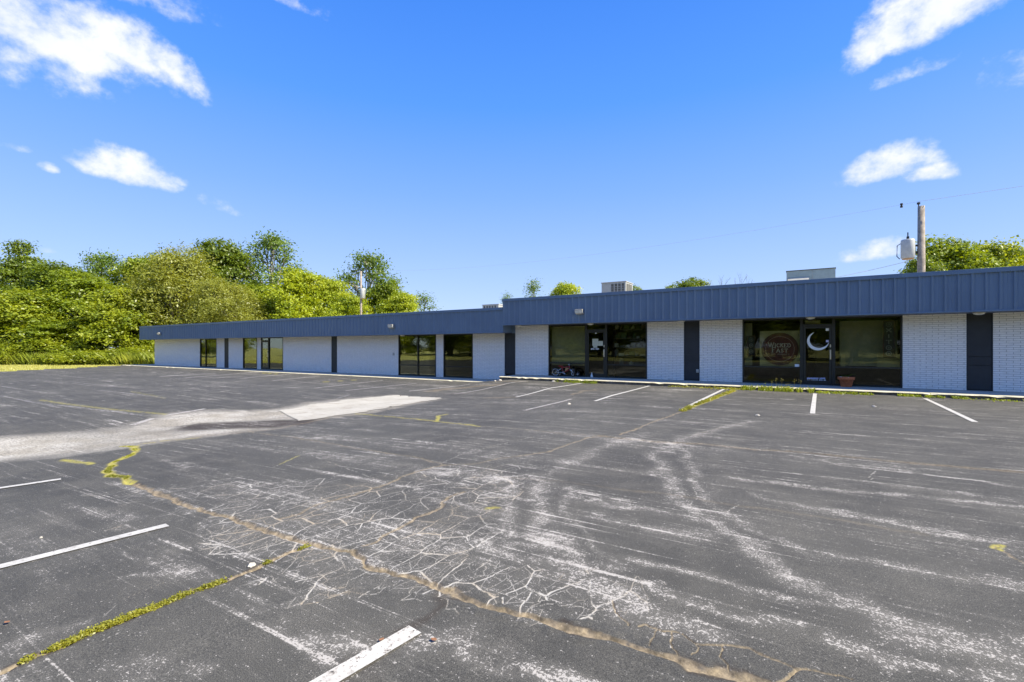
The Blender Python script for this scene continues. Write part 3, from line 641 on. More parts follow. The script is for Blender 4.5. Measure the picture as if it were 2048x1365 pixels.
# floor and inner box
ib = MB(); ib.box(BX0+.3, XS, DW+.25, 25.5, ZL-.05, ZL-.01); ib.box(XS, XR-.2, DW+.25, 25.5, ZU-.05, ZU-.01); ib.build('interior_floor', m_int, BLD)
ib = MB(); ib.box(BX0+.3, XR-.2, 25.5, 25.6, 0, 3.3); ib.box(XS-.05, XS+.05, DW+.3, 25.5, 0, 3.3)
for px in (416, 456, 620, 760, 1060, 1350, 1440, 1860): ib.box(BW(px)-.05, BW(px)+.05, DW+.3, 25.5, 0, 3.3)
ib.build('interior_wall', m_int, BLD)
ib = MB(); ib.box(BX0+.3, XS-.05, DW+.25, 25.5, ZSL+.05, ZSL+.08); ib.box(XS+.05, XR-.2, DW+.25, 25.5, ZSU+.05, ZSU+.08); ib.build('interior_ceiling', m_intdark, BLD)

# fascia panels: one pan between ribs, shared meshes
def pan_mesh(h):
    p = [(0, 0), (.010, -.040), (.030, -.042), (.080, 0)]      # rib profile x, y
    q = [(.105, 0), (.109, -.005), (.121, -.005), (.125, 0), (.185, 0), (.189, -.005), (.201, -.005), (.205, 0), (.245, 0), (.249, -.005), (.261, -.005), (.265, 0), (.3048, 0)]
    prof = p+q; vs = []; fs = []
    for z in (0, h):
        for x, y in prof: vs.append((x, y, z))
    n = len(prof)
    for i in range(n-1): fs.append((i, i+1, n+i+1, n+i))
    me = bpy.data.meshes.new('fascia_panel'); me.from_pydata(vs, [], fs); me.materials.append(m_fascia); return me
def fascia(x0, x1, z0, z1, y, endleft, endright=False):
    fb = MB()
    fb.box(x0, x1, y+.012, y+.09, z0+.005, z1-.03)                    # backing
    fb.build('fascia', m_fascia, BLD); fpar = BLD.children[-1] if False else [o for o in BLD.children][-1]
    h = z1-z0-.17; me = pan_mesh(h); n = int((x1-x0-.02)/.3048)
    for i in range(n):
        o = link('fascia_panel', me, None, fpar); o.location = (x0+.02+i*.3048, y, z0+.05)
    t = MB(); t.box(x0-.012, x1, y-.046, y+.14, z1-.12, z1); t.box(x0-.006, x1, y-.053, y-.047, z1-.135, z1-.06); t.build('cap_flashing', m_fascia, fpar, bevel=.006)
    t = MB(); t.box(x0-.004, x1, y-.044, y+.03, z0, z0+.048); t.build('bottom_trim', m_fascia, fpar, bevel=.004)
    return fpar
F1 = fascia(-53.0, XS-.004, ZSL, ZTL, DF, True)
F2 = fascia(XS, XR, ZSU, ZTU, DF-.02, True)
e = MB(); e.box(-53.0, -52.93, DF+.095, 34, ZSL, ZTL-.03); e.build('side_fascia', m_fascia, BLD)
e = MB(); e.box(XS-.06, XS-.006, DF+.095, DW+.1, ZSL+.003, ZSU+.1); e.build('end_panel', m_fascia, BLD)
e = MB(); e.box(XS+.002, XS+.06, DF+.09, 34, ZTL-.2, ZTU-.03); e.build('step_flashing', m_fascia, BLD)

# brick walls
BL, BH, CW = .2925, .0565, .0677
def brick_mesh():
    w, h, d, c = BL, BH, .045, .004
    vs = [(c, 0, c), (w-c, 0, c), (w-c, 0, h-c), (c, 0, h-c), (0, c, 0), (w, c, 0), (w, c, h), (0, c, h), (0, d, 0), (w, d, 0), (w, d, h), (0, d, h)]
    fs = [(0, 1, 2, 3), (0, 4, 5, 1), (1, 5, 6, 2), (2, 6, 7, 3), (3, 7, 4, 0), (4, 8, 9, 5), (5, 9, 10, 6), (6, 10, 11, 7), (7, 11, 8, 4)]
    return vs, fs
bv, bf = brick_mesh(); ME_BRICK = bpy.data.meshes.new('brick'); ME_BRICK.from_pydata(bv, [], bf); ME_BRICK.materials.append(m_paint_brick)
def brick_list(x0, x1, z0, z1):
    rnd = random.Random(int(x0*100)); out_ = []; n = int((z1-z0)/CW)+1
    for r in range(n):
        z = z0+.006+r*CW
        if z+BH > z1+.02: break
        x = x0-(BL+.0123)*(.5 if r % 2 else 0)+.0
        while x < x1-.02:
            a = max(x, x0); b = min(x+BL, x1)
            if b-a > .03: out_.append((a, b-a, z, rnd.uniform(-.0025, .0025)))
            x += BL+.0123
    return out_
def brick_wall(x0, x1, z0, z1, single=False):
    mb = MB(); mb.box(x0, x1, DW+.009, DW+.12, z0-.02, z1+.05); w = mb.build('brick_wall', m_mortar, BLD)
    L = brick_list(x0, x1, z0, z1)
    if single is not False:
        L = [b for b in L]; keep_ = [b for b in L if b[0] < single]; L2 = [b for b in L if b[0] >= single]
        for (x, wd, z, j) in keep_[:300]:
            o = link('brick', ME_BRICK, None, w); o.location = (x, DW+j, z); o.scale = (wd/BL, 1, 1)
        L = L2
    if L:
        V0 = np.array(bv); F0 = bf; vs = []; fs = []; B = np.array([(x, wd/BL, z, j) for x, wd, z, j in L])
        VV = V0[None]*np.stack([B[:, 1], np.ones(len(B)), np.ones(len(B))], -1)[:, None]+np.stack([B[:, 0], DW+B[:, 3], B[:, 2]], -1)[:, None]
        FF = np.array(F0)[None]+(np.arange(len(B))*12)[:, None, None]
        o = link('bricks', quads_np('bricks', VV.reshape(-1, 3), FF.reshape(-1, 4), m_paint_brick), None, w); tag(o, kind='stuff')
    return w
for a, b in ((309.2, 400), (433, 449), (457, 486), (514, 522), (566, 663), (674, 797), (872, 887), (945.5, 1009.5)): brick_wall(BW(a), BW(b), ZL, ZSL)
brick_wall(BX0, BX0+.001, ZL, ZSL) if False else None
for a, b in ((1030.5, 1097), (1294, 1368), (1399, 1485)): brick_wall(BW(a), BW(b), ZU, ZSU)
brick_wall(BW(1805), BW(1933), ZU, ZSU, single=99); brick_wall(BW(1986), XR, ZU, ZSU, single=BW(1986)+3.6*(BL+.0123)*1.0)

# charcoal infill panels, three boards each with recessed joints
def infill(a, b, z0, z1, lab=None):
    x0, x1 = BW(a), BW(b); p = MB(); p.box(x0, x1, DW+.045, DW+.1, z0, z1); o = p.build('infill_panel', m_dark, BLD)
    h = z1-z0; cuts = [0, .33*h, .44*h, h]
    for i in range(3):
        q = MB(); q.box(x0+.025, x1-.025, DW+.012, DW+.044, z0+cuts[i]+(.04 if i == 0 else .006), z0+cuts[i+1]-.006); q.build('panel_board', m_dark, o, bevel=.003)
    for xx in ((x0, x0+.022), (x1-.022, x1)):
        q = MB(); q.box(xx[0], xx[1], DW-.004, DW+.044, z0, z1); q.build('edge_trim', m_dark, o)
infill(449, 457, ZL, ZSL); infill(663, 674, ZL, ZSL); infill(1009.5, 1030.3, ZU-.01, ZSL+.0); infill(1368, 1399, ZU, ZSU); infill(1933, 1986, ZU, ZSU)
e = MB(); e.box(BW(1009.5), BW(1030.3), DW+.01, DW+.1, ZSL+.0, ZSU); e.build('head_panel', m_fascia, BLD)
e = MB(); e.box(XS+.352, XS+.42, DW-.0, DW+.1, -.05, ZU); e.build('step_riser', m_kface, BLD)

# storefront windows: frame part > pane sub-parts
def frame_bars(mb, x0, x1, z0, z1, w=.05, y0=DW-.01, y1=DW+.10, vs=(), hs=()):
    mb.box(x0, x0+w, y0, y1, z0, z1); mb.box(x1-w, x1, y0, y1, z0, z1)
    mb.box(x0+w, x1-w, y0+.001, y1-.001, z1-w, z1); mb.box(x0+w, x1-w, y0+.001, y1-.001, z0, z0+w*1.1)
    for v in vs: mb.box(v-w/2, v+w/2, y0+.002, y1-.002, z0+w, z1-w)
    for (h, a, b) in hs: mb.box(a, b, y0+.004, y1-.004, h-w/2, h+w/2)
def window(x0, x1, z0, z1, vs=(), h=None, panes=True, w=.05):
    mb = MB(); xs = [x0]+list(vs)+[x1]
    hsl = [(h, xs[i]+w*.5+.001, xs[i+1]-w*.5-.001) for i in range(len(xs)-1)] if h else []
    frame_bars(mb, x0, x1, z0, z1, w, vs=vs, hs=hsl); o = mb.build('window_frame', m_frame, BLD)
    for i in range(len(xs)-1):
        zs = [z0+w, h-w/2, h+w/2, z1-w] if h else [z0+w, z1-w]
        for k in range(0, len(zs), 2):
            q = MB(); q.box(xs[i]+w*.5+.002, xs[i+1]-w*.5-.002, DW+.045, DW+.051, zs[k]+.001, zs[k+1]-.001); q.build('pane', m_glass, o)
    return o
def door(x0, x1, z0, z1, ztr, hside=1, handle='pull', parent=BLD):
    """outer jamb and transom, leaf, glass, handle"""
    mb = MB(); w = .045
    mb.box(x0, x0+w, DW-.008, DW+.098, z0, z1); mb.box(x1-w, x1, DW-.008, DW+.098, z0, z1); mb.box(x0+w, x1-w, DW-.006, DW+.096, z1-w, z1); mb.box(x0+w, x1-w, DW-.006, DW+.096, ztr, ztr+.07)
    f = mb.build('door_frame', m_frame, parent)
    q = MB(); q.box(x0+w+.002, x1-w-.002, DW+.045, DW+.051, ztr+.072, z1-w-.002); q.build('transom_pane', m_glass, f)
    d = MB(); a, b = x0+w+.008, x1-w-.008; s = .075
    d.box(a, a+s, DW+.01, DW+.055, z0+.01, ztr-.006); d.box(b-s, b, DW+.01, DW+.055, z0+.01, ztr-.006); d.box(a+s, b-s, DW+.011, DW+.054, ztr-.006-s, ztr-.006); d.box(a+s, b-s, DW+.011, DW+.054, z0+.01, z0+.01+.16)
    leaf = d.build('door', m_frame, parent, bevel=.004)
    q = MB(); q.box(a+s+.001, b-s-.001, DW+.030, DW+.036, z0+.171, ztr-.007-s); q.build('pane', m_glass, leaf)
    hx = b-s*.5 if hside > 0 else a+s*.5
    h = MB(); h.tube([(hx, DW-.045, z0+.95), (hx, DW-.045, z0+1.25)], .014, 10); h.tube([(hx, DW+.01, z0+.98), (hx, DW-.045, z0+.98)], .009, 6); h.tube([(hx, DW+.01, z0+1.22), (hx, DW-.045, z0+1.22)], .009, 6); h.box(hx-.022, hx+.022, DW+.001, DW+.009, z0+.93, z0+1.27)
    h.build('handle', m_steel, leaf)
    h = MB(); h.box(hx-.018, hx+.018, DW-.008, DW+.009, z0+1.36, z0+1.46); h.build('lock', m_steel, leaf)
    return leaf
# lower section
window(BW(400), BW(433), ZL, ZSL, vs=[BW(411)], h=None)
window(BW(486), BW(514), ZL, ZSL, vs=[])
LD = door(BW(522), BW(537), ZL, ZSL, 2.2, 1)
window(BW(537)+.002, BW(566), ZL, ZSL)
window(BW(797), BW(872), ZL, ZSL, vs=[BW(835.5)], h=ZL+.62)
window(BW(887), BW(945.5), ZL, ZSL, h=ZL+.60)
# upper shop one
window(BW(1097), BW(1172), ZU, ZSU, h=ZU+.62); D1 = door(BW(1172)+.002, BW(1212), ZU, ZSU, ZU+2.1, 1); window(BW(1212)+.002, BW(1294), ZU, ZSU, h=ZU+.58)
# upper shop two
window(BW(1485), BW(1603), ZU, ZSU, h=ZU+.62); D2 = door(BW(1603)+.002, BW(1667), ZU, ZSU, ZU+2.12, 1); window(BW(1667)+.002, BW(1805), ZU, ZSU, h=ZU+.66)

def plate(x0, x1, z0, z1, y, m, name, parent=None, t=.003, bevel=0):
    q = MB(); q.box(x0, x1, y, y+t, z0, z1); return q.build(name, m, parent, bevel=bevel)
# far left window: wooden slats (horizontal blind)
bl = empty('window_blind', (BW(424), DW+.2, ZL), 0, 'tan horizontal slat blind hanging inside the leftmost narrow shop window', 'blind')
me = bpy.data.meshes.new('slat'); xx0, xx1 = BW(412.5)-BW(424), BW(432)-BW(424)
me.from_pydata([(xx0, 0, 0), (xx1, 0, 0), (xx1, .05, .09), (xx0, .05, .09), (xx0, .004, -.003), (xx1, .004, -.003), (xx1, .054, .087), (xx0, .054, .087)], [], [(0, 1, 2, 3), (7, 6, 5, 4), (0, 4, 5, 1), (3, 2, 6, 7)]); me.materials.append(m_board)
for i in range(19): o = link('slat', me, None, bl); o.location = (0, 0, .12+i*.115)
# ---- shop one contents
xa, xb = BW(1099.5), BW(1170)
t_ = empty('roller_blind', ((xa+xb)/2, DW+.22, ZU), 0, 'olive roller blind drawn down behind the pane above the small cycle', 'blind')
q = MB(); q.box(-(xb-xa)/2, (xb-xa)/2, 0, .004, .5, 2.3); q.build('blind_fabric', m_blind, t_); q = MB(); q.tube([(-(xb-xa)/2, .03, 2.33), ((xb-xa)/2, .03, 2.33)], .03, 10); q.build('roller', m_steel, t_)
# shelves with stock behind the right pane
xa, xb = BW(1218), BW(1292)
sh_ = empty('display_shelf', (xa, DW+.5, ZU), 0, 'dark shelving unit crowded with small stock behind the pane right of the notice door', 'shelf')
for i in range(5):
    q = MB(); q.box(0, xb-xa, 0, .35, .55+i*.4, .57+i*.4); q.build('shelf_board', m_int, sh_)
for xx in (0, xb-xa-.03): q = MB(); q.box(xx, xx+.03, .001, .349, 0, 2.25); q.build('upright', m_intdark, sh_)
cols = [simple('stock_a', (.20, .22, .24), .5), simple('stock_b', (.10, .12, .16), .5), simple('stock_c', (.06, .11, .06), .5), simple('stock_d', (.42, .43, .42), .5), simple('stock_e', (.12, .07, .07), .5)]
rs = random.Random(5); k = 0
for i in range(5):
    x = .05
    while x < xb-xa-.28:
        wdt = rs.uniform(.10, .26); hgt = rs.uniform(.08, .3); q = MB()
        if rs.random() < .45: q.lathe([(0, 0), (wdt*.45, 0), (wdt*.5, hgt*.1), (wdt*.5, hgt*.65), (wdt*.2, hgt*.8), (wdt*.2, hgt), (0, hgt)], 10, (wdt/2, 0, 0)); nm = 'bottle'
        else: q.box(0, wdt, -.05, .08, 0, hgt); q.box(wdt*.1, wdt*.9, -.052, -.0505, hgt*.3, hgt*.7, 0); nm = 'carton'
        o = q.build(nm, rs.choice(cols)); o.location = (xa+x, DW+.64, ZU+.571+i*.4)
        tag(o, 'dim %s on the dark shelves behind the pane right of the notice door' % nm, nm, 'stock on the display shelves'); x += wdt+rs.uniform(.02, .1)
# notices and number on door 1
XD1 = lambda px: wx(px, DW)
def pz(py, X): return wz(py, X, DW)
def notice(px0, px1, py0, py1, m, name, parent, y=DW+.0285, lab=None):
    x0, x1 = BW(px0), BW(px1); xm = (x0+x1)/2; o = plate(x0, x1, pz(py1, xm), pz(py0, xm), y, m, name, parent, .0012)
    if lab: o['label'] = lab
    return o
notice(1184.3, 1196, 678, 692, m_paper, 'notice', D1, DW+.0280); notice(1196.2, 1205.3, 682.5, 692, m_paper, 'notice', D1, DW+.0282); notice(1186, 1194, 692.1, 696, m_paper, 'notice', D1, DW+.0284); notice(1190, 1192.5, 665.5, 668, m_white, 'sticker', D1)

# ---- lettering made of strokes with serifs
GL = {'W': ([[(0, 1), (.27, 0), (.5, .95), (.73, 0), (1, 1)]], 1.25, [(0, 1), (.5, .95), (1, 1)]), 'I': ([[(.5, 0), (.5, 1)]], .4, [(.5, 0), (.5, 1)]),
      'C': ([[(.95, .8), (.75, .97), (.45, 1), (.15, .8), (.05, .5), (.15, .2), (.45, 0), (.75, .03), (.97, .22)]], .8, []), 'K': ([[(.15, 0), (.15, 1)], [(.9, 1), (.18, .45)], [(.4, .6), (.95, 0)]], .85, [(.15, 0), (.15, 1), (.9, 1), (.95, 0)]),
      'E': ([[(.15, 0), (.15, 1)], [(.15, 1), (.9, 1), (.9, .85)], [(.15, .52), (.7, .52)], [(.15, 0), (.92, 0), (.92, .17)]], .75, [(.15, 0), (.15, 1)]), 'D': ([[(.15, 0), (.15, 1), (.55, 1), (.88, .8), (.97, .5), (.88, .2), (.55, 0), (.15, 0)]], .9, []),
      'F': ([[(.15, 0), (.15, 1)], [(.15, 1), (.95, 1), (.95, .84)], [(.15, .52), (.7, .52)]], .75, [(.15, 0)]), 'A': ([[(.0, 0), (.5, 1), (1, 0)], [(.2, .35), (.8, .35)]], .95, [(0, 0), (1, 0)]),
      'S': ([[(.88, .82), (.6, 1), (.3, .97), (.12, .75), (.3, .56), (.7, .45), (.9, .25), (.7, .03), (.4, 0), (.1, .2)]], .7, []), 'T': ([[(.5, 0), (.5, 1)], [(0, .84), (0, 1), (1, 1), (1, .84)]], .85, [(.5, 0)]),
      'O': ([[(.5, 1), (.15, .8), (.03, .5), (.15, .2), (.5, 0), (.85, .2), (.97, .5), (.85, .8), (.5, 1)]], .9, []), 'X': ([[(0, 0), (1, 1)], [(0, 1), (1, 0)]], .9, []), 'R': ([[(.1, 0), (.1, 1), (.7, 1), (.9, .78), (.7, .52), (.1, .52)], [(.5, .52), (.95, 0)]], .85, [])}
def stroke(mb, pts, w, y0, y1, ox, oz, sx, sz):
    P = [Vector((ox+p[0]*sx, oz+p[1]*sz)) for p in pts]
    for a, b in zip(P[:-1], P[1:]):
        d = b-a; L = d.length
        if L < 1e-6: continue
        d /= L; n = Vector((-d.y, d.x))*w/2*(1.0 if abs(d.y) > .35 else .55); a2 = a-d*w*.2; b2 = b+d*w*.2
        c = [a2+n, a2-n, b2-n, b2+n]; mb.add([(q.x, y, q.y) for y in (y0, y1) for q in c], [(0, 1, 2, 3), (7, 6, 5, 4), (0, 4, 5, 1), (1, 5, 6, 2), (2, 6, 7, 3), (3, 7, 4, 0)])
def text(s, cx, z, h, y, m, parent, w=.16, first=1.25, sp=.28, name='letter', fit=1.0):
    tot = 0; W_ = []
    for i, ch in enumerate(s):
        k = h*(first if i == 0 else 1); W_.append(GL[ch][1]*k*.82*fit if ch != ' ' else h*.5); tot += W_[-1]+(h*sp)
    x = cx-(tot-h*sp)/2
    for i, ch in enumerate(s):
        if ch != ' ':
            k = h*(first if i == 0 else 1); mb = MB()
            for j, st in enumerate(GL[ch][0]): stroke(mb, st, h*w, y-.0002*j, y+.003, x, z, W_[i], k)
            for (sx_, sz_) in GL[ch][2]: stroke(mb, [(sx_-.16*h/W_[i], sz_), (sx_+.16*h/W_[i], sz_)], h*w*.7, y-.0009, y+.003, x, z, W_[i], k)
            mb.build(name, m, parent)
        x += W_[i]+h*sp
# big round sign
sx0 = wx(1559.5, DW+.09); sz0 = wz(698.5, sx0, DW+.09); SR = .59
sg = empty('round_window_sign', (sx0, DW+.085, sz0), 0, 'round maroon sign lettered WICKED FAST behind the window left of the crescent door', 'sign')
def disc(r, y0, y1, name, m, par, r_in=0, n=56, cx=0, cz=0):
    mb = MB(); vs = []; fs = []
    for y in (y0, y1):
        for rr_ in (r_in, r):
            for k in range(n): t = 2*math.pi*k/n; vs.append((cx+rr_*math.cos(t), y, cz+rr_*math.sin(t)))
    for k in range(n):
        k2 = (k+1) % n; fs += [(k, k2, n+k2, n+k), (n+k, n+k2, 3*n+k2, 3*n+k), (2*n+k, 3*n+k, 3*n+k2, 2*n+k2)]
        if r_in > 0: fs.append((k, 2*n+k, 2*n+k2, k2))
    mb.add(vs, fs); return mb.build(name, m, par)
disc(SR, 0, .03, 'sign_face', m_maroon, sg); disc(SR+.02, -.008, .032, 'rim', m_signdark, sg, SR-.045); disc(.475, -.003, .0, 'pinstripe', m_signring, sg, .462)
text('WICKED', -.01, .07, .135, -.006, m_signtext, sg, w=.19, first=1.25, sp=.20, fit=1.0); text('FAST', .0, -.125, .135, -.006, m_signtext, sg, w=.19, first=1.35, sp=.30)
rs = random.Random(3); x = -.27
for i, wd_ in enumerate((.05, .05, .05, .03, 0, .05, .04, .05, .05, .05, .04, .05, .04, 0, .03)):
    if wd_:
        mb = MB(); stroke(mb, [(0, 0), (0, 1)], .010, -.005, 0, x, -.215, .03, .042+rs.uniform(0, .008)); stroke(mb, [(0, rs.choice((0, .5, 1))), (1, rs.choice((0, .5, 1)))], .010, -.0052, 0, x, -.215, .026, .042); mb.build('small_letter', m_signring, sg)
    x += .04
xa, xb = BW(1519), BW(1601.5)
o = plate(xa, xb, wz(733.5, -.8, DW), wz(662, -.8, DW), DW+.13, m_board, 'window_board', None, .01); tag(o, 'large tan board standing behind the round maroon sign', 'board')
o = plate(BW(1487.5), BW(1503), ZU+.66, ZU+2.3, DW+.3, m_blind, 'curtain_panel'); tag(o, 'olive panel hanging at the far left edge of the window with the round sign', 'curtain')
# green-white sticker beside the round sign
o = notice(1589.5, 1598.5, 729, 734.5, m_white, 'sticker', None, DW+.0405); tag(o, 'small white sticker in the lower right corner of the pane with the round sign', 'sticker')
# vertical emblem signs
def emblem_sign(px0, px1, py0, py1, y, glyphs, lab, dim):
    x0, x1 = wx(px0, y), wx(px1, y); xm = (x0+x1)/2; z0, z1 = wz(py1, xm, y), wz(py0, xm, y); e_ = empty('vertical_emblem_sign', (xm, y, z0), 0, lab, 'sign'); w = x1-x0; h = z1-z0
    q = MB(); q.box(-w/2, w/2, .004, .03, 0, h); q.build('board', m_tag, e_)
    q = MB(); t = w*.07; q.box(-w/2, -w/2+t, -.006, .0035, 0, h); q.box(w/2-t, w/2, -.006, .0035, 0, h); q.box(-w/2+t, w/2-t, -.0055, .0034, 0, t); q.box(-w/2+t, w/2-t, -.0055, .0034, h-t, h); q.build('border', m_signdark, e_)
    n = len(glyphs)
    for i, gch in enumerate(glyphs):
        cz = h-(i+.62)*h/(n+.25); r = w*.26
        if gch == 'ring': disc(r, -.004, .003, 'emblem', dim, e_, r*.72, 28, 0, cz); disc(r*.34, -.004, .003, 'emblem', dim, e_, r*.12, 16, 0, cz)
        elif gch == 'dim': disc(r, -.004, .003, 'emblem', cols[0], e_, r*.8, 28, 0, cz); disc(r*.4, -.004, .003, 'emblem', cols[0], e_, r*.2, 16, 0, cz)
        else:
            mb = MB()
            for st in GL[gch][0]: stroke(mb, st, r*.4, -.004, .003, -r*.8, cz-r*.75, r*1.6, r*1.5)
            mb.build('letter', dim, e_)
m_dimlet = simple('grey_emblem', (.32, .33, .35), .5)
emblem_sign(1766, 1789, 642, 715, DW+.075, ['dim', 'X', 'I', 'T', 'ring', 'ring'], 'tall narrow black sign with a column of grey emblems right of the crescent door', m_dimlet)
emblem_sign(1494, 1510.5, 672, 711, DW+.075, ['dim', 'ring', 'ring'], 'small narrow dark sign with two grey round emblems left of the round maroon sign', m_dimlet)
# crescent on door 2, stickers, lettering rows
def crescent(parent, cx, cz, R, y):
    mb = MB(); n = 40; vs = []; ox, oz, r = .16*R, .20*R, .80*R; a0 = rad(108); a1 = rad(352); oa = []
    for i in range(n+1):
        t = a0+(a1-a0)*i/n; ow = (cx+R*math.cos(t), cz+R*math.sin(t)); k = math.sin(math.pi*i/n)**.8*.30*R; iw = (cx+(R-k)*math.cos(t), cz+(R-k)*math.sin(t)); oa += [ow, iw]
    for y_ in (y, y+.0015): vs += [(p[0], y_, p[1]) for p in oa]
    m_ = 2*(n+1); fs = []
    for i in range(n): q = 2*i; fs += [(q, q+1, q+3, q+2), (m_+q, m_+q+2, m_+q+3, m_+q+1)]
    mb.add(vs, fs); o = mb.build('crescent_decal', m_white, parent); o['label'] = 'large white crescent moon decal'
cxm = BW(1636.0); crescent(D2, cxm, pz(682.5, cxm), .335, DW+.027)
notice(1651.5, 1658, 656.5, 662, m_white, 'sticker', D2); notice(1652, 1657.5, 680.5, 685, m_lav, 'sticker', D2)
for r, (py, a, b, m_) in enumerate(((757.5, 1614, 1649, m_lav), (761.5, 1614, 1651, m_white))):
    rs = random.Random(r); x = a
    while x < b:
        wd_ = rs.uniform(1.2, 2.2)
        if rs.random() > (.06 if r == 0 else .15): notice(x, x+wd_*.8, py-1.4-rs.uniform(0, .4), py+1.2, m_, 'small_letter', D2)
        x += wd_
for i, x in enumerate((1181.5, 1184, 1186.5, 1190.8, 1193.2, 1195.6)): notice(x, x+1.6, 697.2, 700.0-(i % 2)*.5, m_white, 'small_letter', D1)
notice(1608.5+1, 1640.5, 641.5, 647.5, m_blind, 'transom_sign', None, DW+.07); tag(COL.objects['transom_sign'], 'blank tan sign above the door with the crescent', 'sign')
# pale panel inside right window of shop two
o = plate(BW(1681), BW(1800), ZU+.70, ZU+2.3, DW+.55, m_blind, 'blind_panel'); tag(o, 'wide olive blind behind the window to the right of the crescent door', 'blind')
o = plate(BW(1760)-.05, BW(1803), ZU+.68, ZU+1.12, DW+.35, m_board, 'low_board'); tag(o, 'low tan board under the tall emblem sign', 'board')
o = plate(BW(1683), BW(1692), ZU+.68, ZU+1.12, DW+.35, m_board, 'box_panel'); tag(o, 'narrow tan box behind the window just right of the crescent door', 'box')
# table and counters dim inside
q = MB(); q.box(-1.6, 1.6, -.3, .3, .85, .9); q.box(-1.55, 1.55, -.25, .25, 0, .849); o = q.build('shop_counter', m_int); o.location = (1.9, 23.5, ZU); tag(o, 'dim counter deep inside the right hand shop', 'counter')

# ------------------------------------------------------------------ lamps, boxes on the building
def wall_lamp(px, py, y, lab):
    X = wx(px, y); Zc = wz(py, X, y); t = empty('wall_light', (X, y, Zc), 0, lab, 'light', 'flood lights on the blue fascia')
    q = MB(); q.add([(-.18, 0, -.10), (.18, 0, -.10), (.18, -.03, .13), (-.18, -.03, .13), (-.18, -.17, -.06), (.18, -.17, -.06), (.18, -.20, .11), (-.18, -.20, .11)], [(0, 1, 2, 3), (4, 7, 6, 5), (0, 4, 5, 1), (3, 2, 6, 7), (0, 3, 7, 4), (1, 5, 6, 2)]); q.build('housing', m_lampbody, t, bevel=.012)
    q = MB(); q.add([(-.155, -.178, -.055), (.155, -.178, -.055), (.155, -.212, .06), (-.155, -.212, .06), (-.155, -.06, -.105), (.155, -.06, -.105)], [(0, 3, 2, 1), (0, 1, 5, 4)]); q.build('lens', m_lens, t)
    q = MB(); q.box(-.06, .06, -.03, .06, -.08, .08); q.build('bracket', m_black, t)
wall_lamp(320.5, 668, DF-.03, 'small pale flood light at the far left end of the blue fascia'); wall_lamp(784.5, 653.5, DF-.03, 'pale flood light on the lower blue fascia above the paired dark windows'); wall_lamp(1160, 624.5, DF-.05, 'pale flood light on the upper blue fascia above the shop with the cycle')
LABS = {805: 'under the lower soffit by the paired dark windows', 1037: 'under the upper soffit at the building step', 1181: 'under the soffit above the door with paper notices', 1362: 'under the soffit left of the middle charcoal panel', 1621: 'under the soffit above the crescent door', 1958: 'under the soffit above the rightmost charcoal panel'}
for px, lab in LABS.items():
    z = ZSL if px < 1000 else ZSU; y = DF+.35; q = MB(); q.lathe([(0, 0), (.13, 0), (.14, -.02), (.12, -.05), (.06, -.075), (0, -.08)], 18); t = empty('soffit_light', (wx(px, y), y, z), 0, 'round dome light '+lab, 'light', 'dome lights under the soffit'); q.build('globe', m_lens, t, True)
    q = MB(); q.lathe([(0, .0), (.155, 0), (.155, -.014), (.135, -.015)], 18); q.build('base_ring', m_lampbody, t)
def wbox(px, py, w, h, lab, m=m_grey):
    X = BW(px); Zc = wz(py, X, DW); t = empty('outlet_box', (X, DW-.008, Zc), 0, lab, 'outlet'); q = MB(); q.box(-w/2, w/2, -.03, .02, -h/2, h/2); q.build('box_body', m, t, bevel=.004); q = MB(); q.box(-w*.35, w*.35, -.042, -.031, -h*.35, h*.3); q.build('cover', m_lampbody, t)
wbox(787.5, 708.5, .12, .16, 'small grey meter box on the white brick left of the paired dark windows'); wbox(1395.2, 742.5, .10, .13, 'small pale outlet box low on the middle charcoal panel')

# ------------------------------------------------------------------ roof units
def ac_unit(x0, x1, y0, y1, z0, z1):
    t = empty('rooftop_air_conditioner', ((x0+x1)/2, (y0+y1)/2, z0), 0, 'beige rooftop air conditioner with dark vertical louvres above the shop with the cycle', 'air conditioner'); w = (x1-x0)/2; d = (y1-y0)/2; h = z1-z0
    q = MB(); q.box(-w, w, -d, d, 0, h-.05); q.build('cabinet', m_acbody, t, bevel=.01); q = MB(); q.box(-w-.03, w+.03, -d-.03, d+.03, h-.048, h); q.build('lid', m_acbody, t, bevel=.01)
    for i in range(4):
        a = -w*.18+i*w*.285; q = MB(); q.box(a, a+w*.2, -d-.012, -d-.001, .06, h-.12); q.build('louvre', m_aclouv, t)
        q = MB()
        for k in range(9): q.box(a+.004, a+w*.2-.004, -d-.022, -d-.013, .1+k*(h-.26)/9, .115+k*(h-.26)/9)
        q.build('louvre_blades', m_acbody, t)
    for i in range(3):
        a = -d*.8+i*d*.55; q = MB(); q.box(w+.001, w+.012, a, a+d*.42, .06, h-.12); q.build('louvre', m_aclouv, t)
ac_unit(wx(1203, 24), wx(1251.5, 24), 24, 25.15, 3.9, 5.19)
x0, x1 = wx(1573, 23), wx(1671, 23)
t = empty('rooftop_vent_hood', ((x0+x1)/2, 23.6, 3.85), 0, 'pale green boxy rooftop vent above the fascia left of the right utility pole', 'roof vent'); w = (x1-x0)/2
q = MB(); q.box(-w, .065, -.6, .6, 0, 1.07); q.build('cabinet', m_acgreen, t); q = MB(); q.box(.075, w, -.6, .6, 0, 1.07); q.build('cabinet', m_acgreen, t)
q = MB(); q.box(-w-.02, w+.02, -.62, .62, 1.071, 1.1); q.build('lid', m_aclouv, t); q = MB(); q.box(.0651, .0749, -.615, .6, 0, 1.07); q.build('corner_post', m_acbody, t)
